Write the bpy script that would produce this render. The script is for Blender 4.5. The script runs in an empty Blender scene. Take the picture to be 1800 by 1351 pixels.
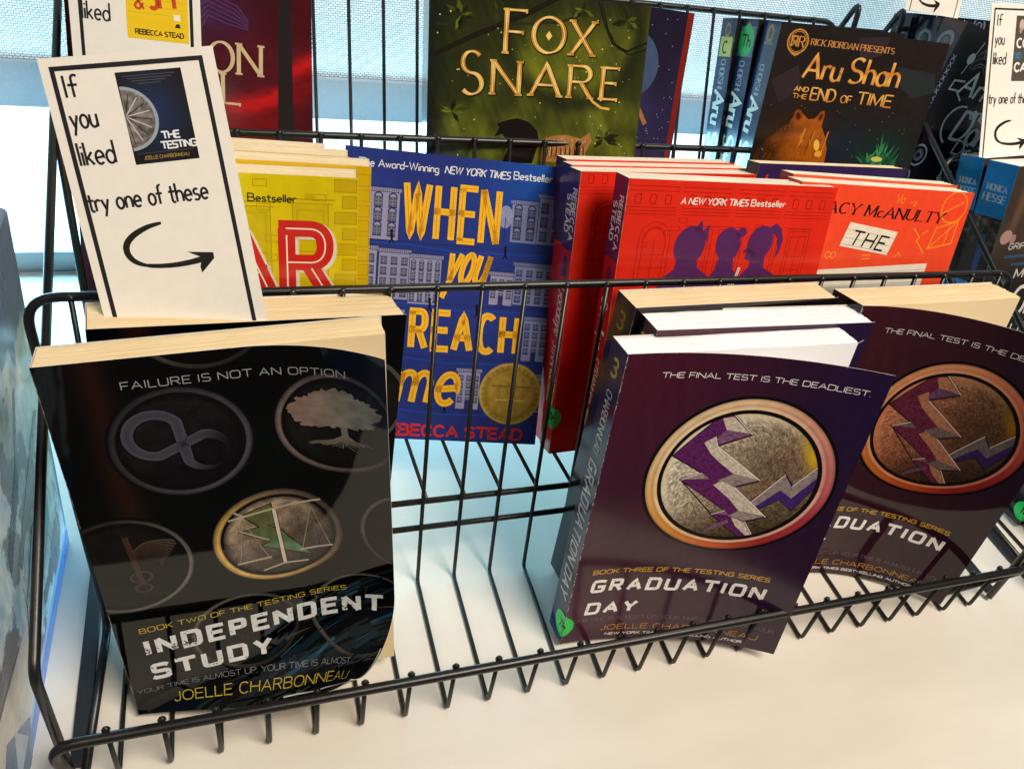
import bpy, bmesh, math, random
import numpy as np
from mathutils import Matrix, Vector
from mathutils.geometry import tessellate_polygon

random.seed(7)
RNG = np.random.RandomState(11)
SC = bpy.context.scene
COL = SC.collection

# ------------------------------------------------------------------ camera
CAM_C = (0.06867870, -0.28239106, 0.42277761)
CAM_R = ((0.946065, -0.277736, 0.166803), (-0.063073, -0.662905, -0.746042), (0.317778, 0.695283, -0.644669))
cam_d = bpy.data.cameras.new('camera')
cam = bpy.data.objects.new('camera', cam_d)
COL.objects.link(cam)
r_, d_, f_ = CAM_R
cam.matrix_world = Matrix(((r_[0], -d_[0], -f_[0], CAM_C[0]), (r_[1], -d_[1], -f_[1], CAM_C[1]),
                           (r_[2], -d_[2], -f_[2], CAM_C[2]), (0, 0, 0, 1)))
cam_d.sensor_fit = 'HORIZONTAL'
cam_d.sensor_width = 36.0
cam_d.lens = 36.0 * 1407.19 / 1800.0
cam_d.clip_start = 0.01
cam_d.clip_end = 60.0
SC.camera = cam

# ------------------------------------------------------------------ world, lights, exposure
world = bpy.data.worlds.new('World')
SC.world = world
world.use_nodes = True
bg = world.node_tree.nodes['Background']
bg.inputs[0].default_value = (1.0, 0.92, 0.84, 1)
bg.inputs[1].default_value = 0.06


def area(name, loc, target, size, power, col, size_y=None):
    l = bpy.data.lights.new(name, 'AREA')
    l.energy = power
    l.color = col
    l.size = size
    if size_y:
        l.shape = 'RECTANGLE'
        l.size_y = size_y
    o = bpy.data.objects.new(name, l)
    COL.objects.link(o)
    o.location = loc
    o.rotation_euler = (Vector(target) - Vector(loc)).to_track_quat('-Z', 'Y').to_euler()
    return o


area('ceiling_light', (0.75, -0.75, 1.75), (0.28, 0.0, 0.0), 0.85, 42.0, (1.0, 0.885, 0.75), 0.55)
area('window_daylight', (0.28, 0.42, 0.085), (0.28, 0.0, 0.03), 1.9, 14.0, (0.33, 0.74, 1.0), 0.12)

SC.view_settings.view_transform = 'Standard'
SC.view_settings.look = 'None'
SC.view_settings.exposure = 0.0
SC.view_settings.gamma = 1.0
SC.view_settings.use_curve_mapping = False
SC.render.engine = 'CYCLES'
SC.cycles.max_bounces = 8
SC.cycles.transparent_max_bounces = 8
SC.cycles.use_denoising = True
SC.cycles.sample_clamp_indirect = 4.0


# ------------------------------------------------------------------ colour helpers
def lin(c):
    c = np.asarray(c, float) / 255.0
    return np.where(c <= 0.04045, c / 12.92, ((c + 0.055) / 1.055) ** 2.4)


def C(r, g, b):
    return np.array((r, g, b), float)      # an sRGB colour 0..255; turned linear when the mesh is built


def mix(a, b, t):
    t = np.clip(np.asarray(t, float), 0, 1)
    if t.ndim == 1:
        t = t[:, None]
    return np.asarray(a, float) * (1 - t) + np.asarray(b, float) * t


def sstep(a, b, x):
    t = np.clip((np.asarray(x, float) - a) / (b - a), 0, 1)
    return t * t * (3 - 2 * t)


_P = RNG.rand(256, 256)


def vnoise(x, y):
    x = np.asarray(x, float); y = np.asarray(y, float)
    xi = np.floor(x).astype(int); yi = np.floor(y).astype(int)
    fx = x - xi; fy = y - yi
    fx = fx * fx * (3 - 2 * fx); fy = fy * fy * (3 - 2 * fy)
    g = lambda a, b: _P[a % 256, b % 256]
    return (g(xi, yi) * (1 - fx) + g(xi + 1, yi) * fx) * (1 - fy) + (g(xi, yi + 1) * (1 - fx) + g(xi + 1, yi + 1) * fx) * fy


def fbm(x, y, n=4):
    s = 0; a = 0.5
    for i in range(n):
        s = s + a * vnoise(x * 2 ** i + 13.7 * i, y * 2 ** i + 7.1 * i)
        a *= 0.5
    return s


# ------------------------------------------------------------------ materials
def nodes_of(m):
    m.use_nodes = True
    nt = m.node_tree
    return nt, nt.nodes['Principled BSDF']


def mat_print(name, rough=0.22, coat=0.0, wear=0.10, bump=0.02, spec=0.5):
    m = bpy.data.materials.new(name)
    nt, b = nodes_of(m)
    at = nt.nodes.new('ShaderNodeAttribute'); at.attribute_name = 'Col'
    tc = nt.nodes.new('ShaderNodeTexCoord')
    nz = nt.nodes.new('ShaderNodeTexNoise'); nz.inputs['Scale'].default_value = 160; nz.inputs['Detail'].default_value = 5
    nt.links.new(tc.outputs['Object'], nz.inputs['Vector'])
    mp = nt.nodes.new('ShaderNodeMapRange'); mp.inputs[1].default_value = 0.25; mp.inputs[2].default_value = 0.75
    mp.inputs[3].default_value = 1 - wear; mp.inputs[4].default_value = 1 + wear
    nt.links.new(nz.outputs['Fac'], mp.inputs[0])
    mu = nt.nodes.new('ShaderNodeVectorMath'); mu.operation = 'SCALE'
    nt.links.new(at.outputs['Color'], mu.inputs[0]); nt.links.new(mp.outputs[0], mu.inputs['Scale'])
    nt.links.new(mu.outputs[0], b.inputs['Base Color'])
    nz2 = nt.nodes.new('ShaderNodeTexNoise'); nz2.inputs['Scale'].default_value = 24; nz2.inputs['Detail'].default_value = 6
    nt.links.new(tc.outputs['Object'], nz2.inputs['Vector'])
    mr = nt.nodes.new('ShaderNodeMapRange'); mr.inputs[1].default_value = 0.3; mr.inputs[2].default_value = 0.75
    mr.inputs[3].default_value = rough * 0.8; mr.inputs[4].default_value = rough * 1.45
    nt.links.new(nz2.outputs['Fac'], mr.inputs[0])
    nt.links.new(mr.outputs[0], b.inputs['Roughness'])
    b.inputs['Specular IOR Level'].default_value = spec
    bp = nt.nodes.new('ShaderNodeBump'); bp.inputs['Strength'].default_value = bump; bp.inputs['Distance'].default_value = 0.004
    nt.links.new(nz2.outputs['Fac'], bp.inputs['Height'])
    nt.links.new(bp.outputs[0], b.inputs['Normal'])
    return m


def mat_pages(name, c1, c2, spots=0.0):
    m = bpy.data.materials.new(name)
    nt, b = nodes_of(m)
    tc = nt.nodes.new('ShaderNodeTexCoord')
    mp = nt.nodes.new('ShaderNodeMapping'); mp.inputs['Scale'].default_value = (6, 2600, 6)
    nt.links.new(tc.outputs['Object'], mp.inputs['Vector'])
    nz = nt.nodes.new('ShaderNodeTexNoise'); nz.inputs['Scale'].default_value = 1.0; nz.inputs['Detail'].default_value = 3
    nt.links.new(mp.outputs[0], nz.inputs['Vector'])
    nb = nt.nodes.new('ShaderNodeTexNoise'); nb.inputs['Scale'].default_value = 45; nb.inputs['Detail'].default_value = 6
    nt.links.new(tc.outputs['Object'], nb.inputs['Vector'])
    ad = nt.nodes.new('ShaderNodeMath'); ad.operation = 'MULTIPLY_ADD'; ad.inputs[1].default_value = 0.35
    nt.links.new(nb.outputs['Fac'], ad.inputs[0]); nt.links.new(nz.outputs['Fac'], ad.inputs[2])
    rp = nt.nodes.new('ShaderNodeValToRGB')
    rp.color_ramp.elements[0].position = 0.42; rp.color_ramp.elements[0].color = (*lin(c2), 1)
    rp.color_ramp.elements[1].position = 0.80; rp.color_ramp.elements[1].color = (*lin(c1), 1)
    nt.links.new(ad.outputs[0], rp.inputs[0])
    nt.links.new(rp.outputs[0], b.inputs['Base Color'])
    b.inputs['Roughness'].default_value = 0.85
    b.inputs['Specular IOR Level'].default_value = 0.15
    bp = nt.nodes.new('ShaderNodeBump'); bp.inputs['Strength'].default_value = 0.35; bp.inputs['Distance'].default_value = 0.0006
    nt.links.new(nz.outputs['Fac'], bp.inputs['Height']); nt.links.new(bp.outputs[0], b.inputs['Normal'])
    return m


def mat_plain(name, col, rough=0.5, scale=80, var=0.08, bump=0.05, metal=0.0, spec=0.5, dist=0.001, detail=5):
    m = bpy.data.materials.new(name)
    nt, b = nodes_of(m)
    tc = nt.nodes.new('ShaderNodeTexCoord')
    nz = nt.nodes.new('ShaderNodeTexNoise'); nz.inputs['Scale'].default_value = scale; nz.inputs['Detail'].default_value = detail
    nt.links.new(tc.outputs['Object'], nz.inputs['Vector'])
    rp = nt.nodes.new('ShaderNodeValToRGB')
    c = lin(col)
    rp.color_ramp.elements[0].position = 0.3; rp.color_ramp.elements[0].color = (*(c * (1 - var)), 1)
    rp.color_ramp.elements[1].position = 0.7; rp.color_ramp.elements[1].color = (*np.minimum(c * (1 + var), 1), 1)
    nt.links.new(nz.outputs['Fac'], rp.inputs[0]); nt.links.new(rp.outputs[0], b.inputs['Base Color'])
    b.inputs['Roughness'].default_value = rough
    b.inputs['Metallic'].default_value = metal
    b.inputs['Specular IOR Level'].default_value = spec
    bp = nt.nodes.new('ShaderNodeBump'); bp.inputs['Strength'].default_value = bump; bp.inputs['Distance'].default_value = dist
    nt.links.new(nz.outputs['Fac'], bp.inputs['Height']); nt.links.new(bp.outputs[0], b.inputs['Normal'])
    return m


def mat_emit(name, col, strength):
    m = bpy.data.materials.new(name)
    m.use_nodes = True
    nt = m.node_tree
    nt.nodes.remove(nt.nodes['Principled BSDF'])
    e = nt.nodes.new('ShaderNodeEmission')
    e.inputs[0].default_value = (*col, 1); e.inputs[1].default_value = strength
    nt.links.new(e.outputs[0], nt.nodes['Material Output'].inputs[0])
    return m


M_GLOSS = mat_print('glossy_cover', 0.035, wear=0.08, bump=0.012, spec=0.42)
M_SEMI = mat_print('satin_cover', 0.15, wear=0.07, bump=0.02)
M_MATTE = mat_print('matte_card', 0.65, wear=0.03, bump=0.02, spec=0.25)
M_CREAM = mat_pages('cream_pages', C(236, 215, 175), C(217, 191, 147))
M_WHITE = mat_pages('white_pages', C(248, 251, 255), C(222, 225, 230))
M_PALE = mat_pages('pale_pages', C(238, 228, 208), C(204, 192, 170))
M_INNER = mat_plain('cover_inside', C(232, 226, 214), 0.7, 60, 0.04)
M_WIRE = mat_plain('black_powder_coat', C(24, 23, 23), 0.34, 900, 0.25, 0.12, dist=0.0004)
M_BAR = mat_plain('black_steel_bar', C(26, 26, 30), 0.5, 500, 0.3, 0.25, dist=0.0005)


# ------------------------------------------------------------------ object helpers
def link_mesh(name, verts, faces, mats, parent=None, smooth=False, fmat=None, cols=None):
    me = bpy.data.meshes.new(name)
    me.from_pydata([tuple(v) for v in verts], [], [tuple(f) for f in faces])
    for m in (mats if isinstance(mats, (list, tuple)) else [mats]):
        me.materials.append(m)
    if fmat is not None:
        me.polygons.foreach_set('material_index', np.asarray(fmat, dtype=np.int32))
    if smooth:
        me.polygons.foreach_set('use_smooth', np.ones(len(me.polygons), dtype=bool))
    if cols is not None:
        a = me.color_attributes.new('Col', 'FLOAT_COLOR', 'POINT')
        cc = np.ones((len(verts), 4)); cc[:, :3] = cols
        a.data.foreach_set('color', cc.ravel())
    me.update()
    o = bpy.data.objects.new(name, me)
    COL.objects.link(o)
    if parent is not None:
        o.parent = parent
    return o


def tag(o, label=None, cat=None, group=None, kind=None):
    if label: o['label'] = label
    if cat: o['category'] = cat
    if group: o['group'] = group
    if kind: o['kind'] = kind
    return o


def empty(name, mat):
    o = bpy.data.objects.new(name, None)
    o.empty_display_size = 0.02
    COL.objects.link(o)
    o.matrix_world = mat
    return o


def box_geo(x0, y0, z0, x1, y1, z1):
    v = [(x0, y0, z0), (x1, y0, z0), (x1, y1, z0), (x0, y1, z0), (x0, y0, z1), (x1, y0, z1), (x1, y1, z1), (x0, y1, z1)]
    f = [(0, 3, 2, 1), (4, 5, 6, 7), (0, 1, 5, 4), (1, 2, 6, 5), (2, 3, 7, 6), (3, 0, 4, 7)]
    return v, f


def box_obj(name, x0, y0, z0, x1, y1, z1, m, parent=None, bevel=0.0):
    v, f = box_geo(x0, y0, z0, x1, y1, z1)
    o = link_mesh(name, v, f, m, parent)
    if bevel:
        bm = bmesh.new(); bm.from_mesh(o.data)
        bmesh.ops.bevel(bm, geom=bm.edges[:], offset=bevel, segments=3, affect='EDGES', profile=0.5)
        bm.to_mesh(o.data); bm.free()
    return o


def fillet(pts, r, n=6):
    pts = [np.array(p, float) for p in pts]
    out = [pts[0]]
    for i in range(1, len(pts) - 1):
        a, b, c = pts[i - 1], pts[i], pts[i + 1]
        u = a - b; v = c - b
        lu, lv = np.linalg.norm(u), np.linalg.norm(v)
        u /= lu; v /= lv
        ri = r[i] if isinstance(r, (list, tuple)) else r
        ang = math.acos(max(-1, min(1, float(u @ v))))
        t = min(ri / max(math.tan(ang / 2), 1e-3), 0.45 * lu, 0.45 * lv)
        p0, p1 = b + u * t, b + v * t
        for k in range(n + 1):
            s = k / n
            out.append((1 - s) ** 2 * p0 + 2 * s * (1 - s) * b + s * s * p1)
    out.append(pts[-1])
    return out


def tube_geo(pts, rad, n=10):
    pts = [np.array(p, float) for p in pts]
    T = []
    for i in range(len(pts)):
        a = pts[max(i - 1, 0)]; b = pts[min(i + 1, len(pts) - 1)]
        t = b - a; T.append(t / np.linalg.norm(t))
    ref = np.array([0.13, 0.21, 0.97]) if abs(T[0][2]) < 0.9 else np.array([1.0, 0.1, 0])
    N = ref - T[0] * (ref @ T[0]); N /= np.linalg.norm(N)
    v, f = [], []
    for i, p in enumerate(pts):
        N = N - T[i] * (N @ T[i]); N /= np.linalg.norm(N)
        B = np.cross(T[i], N)
        for k in range(n):
            a = 2 * math.pi * k / n
            v.append(p + rad * (math.cos(a) * N + math.sin(a) * B))
    for i in range(len(pts) - 1):
        for k in range(n):
            f.append((i * n + k, i * n + (k + 1) % n, (i + 1) * n + (k + 1) % n, (i + 1) * n + k))
    f.append(tuple(range(n - 1, -1, -1)))
    f.append(tuple(range((len(pts) - 1) * n, len(pts) * n)))
    return v, f


def tube_obj(name, pts, rad, m, parent=None, n=10):
    v, f = tube_geo(pts, rad, n)
    return link_mesh(name, v, f, m, parent, smooth=True)


# ------------------------------------------------------------------ lettering: pen strokes turned into faces
def E_(cx, cy, rx, ry, a0, a1):
    return ('e', cx, cy, rx, ry, a0, a1)


GL = {
    'A': (.80, [[(0, 0), (.4, 1), (.8, 0)], [(.14, .34), (.66, .34)]]),
    'B': (.68, [[(0, 0), (0, 1)], [(0, 1), (.40, 1), E_(.40, .76, .22, .24, 90, -90), (0, .52)], [(.42, .52), E_(.42, .26, .26, .26, 90, -90), (0, 0)]]),
    'C': (.74, [[E_(.40, .5, .38, .5, 50, 310)]]),
    'D': (.74, [[(0, 0), (0, 1)], [(0, 1), (.32, 1), E_(.32, .5, .42, .5, 90, -90), (0, 0)]]),
    'E': (.60, [[(0, 1), (0, 0)], [(0, 1), (.6, 1)], [(0, .52), (.52, .52)], [(0, 0), (.6, 0)]]),
    'F': (.58, [[(0, 1), (0, 0)], [(0, 1), (.58, 1)], [(0, .5), (.5, .5)]]),
    'G': (.78, [[E_(.40, .5, .38, .5, 50, 335), (.77, .46), (.46, .46)]]),
    'H': (.74, [[(0, 0), (0, 1)], [(.74, 0), (.74, 1)], [(0, .52), (.74, .52)]]),
    'I': (.04, [[(.02, 0), (.02, 1)]]),
    'J': (.46, [[(.44, 1), (.44, .25), E_(.22, .25, .22, .25, 0, -170)]]),
    'K': (.70, [[(0, 0), (0, 1)], [(.66, 1), (0, .40)], [(.2, .58), (.7, 0)]]),
    'L': (.56, [[(0, 1), (0, 0)], [(0, 0), (.56, 0)]]),
    'M': (.88, [[(0, 0), (0.04, 1)], [(.04, 1), (.44, .1), (.84, 1)], [(.84, 1), (.88, 0)]]),
    'N': (.76, [[(0, 0), (0, 1)], [(0, 1), (.76, 0)], [(.76, 0), (.76, 1)]]),
    'O': (.80, [[E_(.40, .5, .40, .5, 0, 360)]]),
    'P': (.64, [[(0, 0), (0, 1)], [(0, 1), (.38, 1), E_(.38, .74, .26, .26, 90, -90), (0, .48)]]),
    'R': (.68, [[(0, 0), (0, 1)], [(0, 1), (.38, 1), E_(.38, .75, .25, .25, 90, -90), (0, .5)], [(.34, .5), (.68, 0)]]),
    'S': (.66, [[E_(.33, .75, .30, .25, 38, 270), E_(.33, .25, .33, .25, 90, -142)]]),
    'T': (.72, [[(.36, 1), (.36, 0)], [(0, 1), (.72, 1)]]),
    'U': (.74, [[(0, 1), (0, .36), E_(.37, .36, .37, .36, 180, 360), (.74, 1)]]),
    'V': (.78, [[(0, 1), (.39, 0), (.78, 1)]]),
    'W': (1.1, [[(0, 1), (.28, 0), (.55, .92), (.82, 0), (1.1, 1)]]),
    'X': (.74, [[(0, 1), (.74, 0)], [(.74, 1), (0, 0)]]),
    'Y': (.74, [[(0, 1), (.37, .45), (.74, 1)], [(.37, .45), (.37, 0)]]),
    '3': (.60, [[E_(.28, .76, .28, .24, 150, -90), E_(.28, .26, .30, .26, 90, -150)]]),
    '&': (.80, [[(.78, 0), (.18, .72), E_(.34, .80, .19, .20, 200, -40), (.10, .38), E_(.30, .22, .26, .22, 140, 300), (.74, .45)]]),
    '.': (.06, [[(.03, 0), (.03, .09)]]),
    '-': (.40, [[(.05, .42), (.35, .42)]]),
    'a': (.48, [[E_(.24, .28, .24, .28, 0, 360)], [(.48, .58), (.48, 0)]]),
    'b': (.50, [[(0, 1), (0, 0)], [E_(.25, .28, .25, .28, 0, 360)]]),
    'c': (.44, [[E_(.24, .28, .24, .28, 50, 310)]]),
    'd': (.50, [[E_(.25, .28, .25, .28, 0, 360)], [(.5, 1), (.5, 0)]]),
    'e': (.48, [[(.02, .28), (.47, .32), E_(.24, .29, .235, .29, 5, 315)]]),
    'f': (.34, [[E_(.28, .82, .14, .18, 60, 180), (.14, 0)], [(0, .56), (.30, .56)]]),
    'g': (.48, [[E_(.24, .28, .24, .28, 0, 360)], [(.48, .58), (.48, -.12), E_(.24, -.12, .24, .2, 0, -150)]]),
    'h': (.46, [[(0, 1), (0, 0)], [(0, .30), E_(.23, .32, .23, .26, 180, 0), (.46, 0)]]),
    'i': (.04, [[(.02, .58), (.02, 0)], [(.02, .76), (.02, .84)]]),
    'k': (.42, [[(0, 1), (0, 0)], [(.38, .56), (0, .22)], [(.12, .32), (.42, 0)]]),
    'l': (.04, [[(.02, 1), (.02, 0)]]),
    'm': (.74, [[(0, .58), (0, 0)], [(0, .32), E_(.185, .36, .185, .22, 180, 0), (.37, 0)], [(.37, .32), E_(.555, .36, .185, .22, 180, 0), (.74, 0)]]),
    'n': (.44, [[(0, .58), (0, 0)], [(0, .32), E_(.22, .34, .22, .24, 180, 0), (.44, 0)]]),
    'o': (.48, [[E_(.24, .29, .24, .29, 0, 360)]]),
    'r': (.30, [[(0, .58), (0, 0)], [(0, .32), E_(.2, .34, .2, .24, 180, 60)]]),
    's': (.40, [[E_(.20, .44, .17, .15, 40, 270), E_(.20, .14, .20, .15, 90, -145)]]),
    't': (.32, [[(.14, .88), (.14, .14), E_(.26, .14, .12, .14, 180, 280)], [(0, .58), (.30, .58)]]),
    'u': (.44, [[(0, .58), (0, .24), E_(.22, .24, .22, .24, 180, 360), (.44, .58)], [(.44, .58), (.44, 0)]]),
    'y': (.46, [[(0, .58), (.24, .04)], [(.46, .58), (.10, -.32)]]),
    'w': (.66, [[(0, .58), (.17, 0), (.33, .5), (.49, 0), (.66, .58)]]),
    'x': (.42, [[(0, .58), (.42, 0)], [(.42, .58), (0, 0)]]),
    'p': (.50, [[(0, .58), (0, -.3)], [E_(.25, .29, .25, .29, 0, 360)]]),
    'v': (.44, [[(0, .58), (.22, 0), (.44, .58)]]),
}


def expand(stroke, sq, oct_):
    out = []
    for it in stroke:
        if it[0] == 'e':
            _, cx, cy, rx, ry, a0, a1 = it
            if oct_:
                base = [0, 26, 64]
                angs = sorted({b + 90 * k for k in range(-6, 9) for b in base})
                lo, hi = min(a0, a1), max(a0, a1)
                seq = [a0] + [a for a in (angs if a1 > a0 else angs[::-1]) if lo + 1 < a < hi - 1] + [a1]
            else:
                n = max(5, int(abs(a1 - a0) / 13))
                seq = [a0 + (a1 - a0) * k / n for k in range(n + 1)]
            for a in seq:
                c, s = math.cos(math.radians(a)), math.sin(math.radians(a))
                e = 2.0 / (5.5 if oct_ else sq)
                out.append((cx + rx * math.copysign(abs(c) ** e, c), cy + ry * math.copysign(abs(s) ** e, s)))
        else:
            out.append(it)
    res = [out[0]]
    for q in out[1:]:
        if abs(q[0] - res[-1][0]) + abs(q[1] - res[-1][1]) > 1e-5:
            res.append(q)
    return res


def ribbon(pts, width, closed=False, step=2.5):
    """A pen line through 2D points -> (verts, quads); width is a number or a function of the direction angle."""
    P = [np.array(p, float) for p in pts]
    D = [P[0]]
    for a, b in zip(P[:-1], P[1:]):
        n = max(1, int(np.linalg.norm(b - a) / step))
        for k in range(1, n + 1):
            D.append(a + (b - a) * k / n)
    P = D
    N = len(P)
    wf = width if callable(width) else (lambda a, s: width)
    v = []
    for i in range(N):
        if closed:
            a = P[i - 1] if i else P[N - 2]; b = P[i + 1] if i < N - 1 else P[1]
        else:
            a = P[max(i - 1, 0)]; b = P[min(i + 1, N - 1)]
        d1 = P[i] - a; d2 = b - P[i]
        l1, l2 = np.linalg.norm(d1), np.linalg.norm(d2)
        d1 = d1 / l1 if l1 > 1e-9 else d2 / l2
        d2 = d2 / l2 if l2 > 1e-9 else d1
        t = d1 + d2
        lt = np.linalg.norm(t)
        t = t / lt if lt > 1e-6 else d1
        nn = np.array((-t[1], t[0]))
        m = 1.0 / max(0.45, float(nn @ np.array((-d1[1], d1[0]))))
        w = wf(math.atan2(t[1], t[0]), i / max(N - 1, 1)) * 0.5 * m
        v += [P[i] + nn * w, P[i] - nn * w]
    f = [(2 * i, 2 * i + 1, 2 * i + 3, 2 * i + 2) for i in range(N - 1)]
    return np.array(v), f


def smooth(pts, n=6):
    P = [np.array(p, float) for p in pts]
    P = [2 * P[0] - P[1]] + P + [2 * P[-1] - P[-2]]
    out = []
    for i in range(1, len(P) - 2):
        for k in range(n):
            t = k / n
            out.append(tuple(0.5 * (2 * P[i] + (P[i + 1] - P[i - 1]) * t + (2 * P[i - 1] - 5 * P[i] + 4 * P[i + 1] - P[i + 2]) * t * t + (3 * P[i] - P[i - 1] - 3 * P[i + 1] + P[i + 2]) * t ** 3)))
    return out + [tuple(P[-2])]


class Art:
    """Flat print on a sheet of w x h millimetres: layers of coloured faces, laid on the sheet when it is built."""
    def __init__(self, w, h):
        self.w, self.h = w, h
        self.V, self.F, self.K, self.L = [], [], [], []
        self.n = 0
        self.sub = 0
        self.lim = 8.0
        self.ou = 0.0

    def add(self, v, f, col, layer):
        v = np.asarray(v, float)
        if len(v) == 0: return
        v = np.c_[np.clip(v[:, 0] - self.ou, 0.0, self.w), np.clip(v[:, 1], 0.0, self.h)]
        c = np.asarray(col, float)
        if c.ndim == 1: c = np.tile(c, (len(v), 1))
        self.sub += 1
        # clipped-away faces collapse to a line: drop them
        ff = []
        for q in f:
            p = v[list(q)]
            ar = 0.5 * abs(np.dot(p[:, 0], np.roll(p[:, 1], 1)) - np.dot(p[:, 1], np.roll(p[:, 0], 1)))
            if ar > 1e-7: ff.append(tuple(i + self.n for i in q))
        self.V.append(v); self.F += ff; self.K.append(c)
        self.L.append(np.full(len(v), layer + 0.0008 * min(self.sub, 1200)))
        self.n += len(v)

    def grid(self, u0, v0, u1, v1, col, layer=1, step=4.0, nu=None, nv=None):
        nu = nu or max(1, int(abs(u1 - u0) / step)); nv = nv or max(1, int(abs(v1 - v0) / step))
        U, W = np.meshgrid(np.linspace(u0, u1, nu + 1), np.linspace(v0, v1, nv + 1))
        p = np.c_[U.ravel(), W.ravel()]
        f = [(j * (nu + 1) + i, j * (nu + 1) + i + 1, (j + 1) * (nu + 1) + i + 1, (j + 1) * (nu + 1) + i) for j in range(nv) for i in range(nu)]
        self.add(p, f, col(p[:, 0], p[:, 1]) if callable(col) else col, layer)

    def poly(self, pts, col, layer=2):
        pts = [tuple(map(float, q)) for q in pts]
        a = sum(p[0] * q[1] - q[0] * p[1] for p, q in zip(pts, pts[1:] + pts[:1]))
        if a < 0: pts = pts[::-1]
        t = tessellate_polygon([[Vector((x, y, 0)) for x, y in pts]])
        f = []
        for a, b, c in t:
            ar = (pts[b][0] - pts[a][0]) * (pts[c][1] - pts[a][1]) - (pts[c][0] - pts[a][0]) * (pts[b][1] - pts[a][1])
            f.append((a, b, c) if ar > 0 else (a, c, b))
        p = [tuple(q) for q in pts]
        for _ in range(6):        # split big triangles so the print follows a bent sheet
            mx = max((math.dist(p[a], p[b]) for q in f for a, b in ((q[0], q[1]), (q[1], q[2]), (q[2], q[0]))), default=0)
            if mx <= self.lim: break
            mid, g = {}, []

            def M(a, b):
                k = (min(a, b), max(a, b))
                if k not in mid:
                    mid[k] = len(p); p.append(((p[a][0] + p[b][0]) / 2, (p[a][1] + p[b][1]) / 2))
                return mid[k]
            for a, b, c in f:
                x, y, z = M(a, b), M(b, c), M(c, a)
                g += [(a, x, z), (x, b, y), (z, y, c), (x, y, z)]
            f = g
        p = np.array(p)
        self.add(p, f, col(p[:, 0], p[:, 1]) if callable(col) else col, layer)

    def line(self, pts, w, col, layer=3, closed=False, step=2.5):
        v, f = ribbon(pts, w, closed, step)
        self.add(v, f, col(v[:, 0], v[:, 1]) if callable(col) else col, layer)

    def disc(self, cx, cy, r0, r1, colf, layer=2, nr=8, na=72, a0=0, a1=360, sq=1.0):
        rr = np.linspace(r0, r1, nr + 1); aa = np.radians(np.linspace(a0, a1, na + 1))
        R, A = np.meshgrid(rr, aa, indexing='ij')
        p = np.c_[cx + (R * np.cos(A)).ravel(), cy + (R * np.sin(A)).ravel() * sq]
        f = [(i * (na + 1) + j, (i + 1) * (na + 1) + j, (i + 1) * (na + 1) + j + 1, i * (na + 1) + j + 1) for i in range(nr) for j in range(na)]
        c = colf(R.ravel(), np.degrees(A.ravel()), p[:, 0], p[:, 1]) if callable(colf) else colf
        self.add(p, f, c, layer)

    def oval(self, cx, cy, rx, ry, col, layer=2, rot=0, n=28):
        a = np.linspace(0, 2 * math.pi, n, endpoint=False); r = math.radians(rot)
        x, y = rx * np.cos(a), ry * np.sin(a)
        self.poly(np.c_[cx + x * math.cos(r) - y * math.sin(r), cy + x * math.sin(r) + y * math.cos(r)], col, layer)

    def text(self, s, u, v, h, col, w=None, width=None, xs=1.0, sq=2.0, oct_=False, nib=None, serif=0.0, slant=0.0,
             track=0.16, rot=0.0, layer=4, space=0.42, caps=None, dx=0.0, dy=0.0, jit=0.0, core=None, bend=None, flat=True):
        """u, v: start of the baseline. width: the line is stretched to it. nib=(thick, thin, angle) makes a broad pen."""
        adv = 0.0; items = []
        for ch in s:
            if ch == ' ':
                adv += space; continue
            g = GL[ch]; sc = 1.0
            if caps and ch in caps: sc = caps[ch]
            items.append((ch, adv, sc)); adv += g[0] * sc + track
        adv -= track
        kx = (width / adv) if width else h * xs
        w = w or h * 0.12
        cr, sr = math.cos(math.radians(rot)), math.sin(math.radians(rot))

        def place(x, y):
            yy = y * h; xx = x * kx + slant * yy
            if bend: yy += bend(xx)
            return (u + dx + xx * cr - yy * sr, v + dy + xx * sr + yy * cr)
        rnd = random.Random(len(s) + int(u * 7))
        for ch, x0, sc in items:
            jy = rnd.uniform(-jit, jit)
            for st in GL[ch][1]:
                pts = expand(st, sq, oct_)
                closed = abs(pts[0][0] - pts[-1][0]) + abs(pts[0][1] - pts[-1][1]) < 1e-4 and len(pts) > 4
                P = [place(x0 + x * sc, y * sc + jy) for x, y in pts]
                if nib:
                    tk, tn, na = nib
                    wf = lambda a, t, tk=tk, tn=tn, na=na: tn + (tk - tn) * abs(math.sin(a - math.radians(na + rot)))
                else:
                    wf = w
                if not closed and not serif:      # pen reaches half a width past the end, so corners close
                    e = 0.5 * w if not nib else 0.2 * nib[0]
                    a = np.array(P[0]) - np.array(P[1]); a /= np.linalg.norm(a)
                    b = np.array(P[-1]) - np.array(P[-2]); b /= np.linalg.norm(b)
                    if w < h * 0.3 or oct_:
                        P[0] = tuple(np.array(P[0]) + a * e * (0.9 if abs(a[0]) > 0.8 else 0.0)); P[-1] = tuple(np.array(P[-1]) + b * e * (0.9 if abs(b[0]) > 0.8 else 0.0))
                if flat and not rot and not bend and not nib:     # letters end on the base line and the cap line
                    lo, hi = v + dy - .5 * w, v + dy + h * sc + .5 * w
                    if ch in 'gpyq' and ch.islower(): lo -= .4 * h
                    rv, rf = ribbon(P, wf, closed, 3.0)
                    rv[:, 1] = np.clip(rv[:, 1], lo, hi)
                    self.add(rv, rf, col(rv[:, 0], rv[:, 1]) if callable(col) else col, layer)
                else:
                    self.line(P, wf, col, layer, closed, step=3.0)
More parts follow.
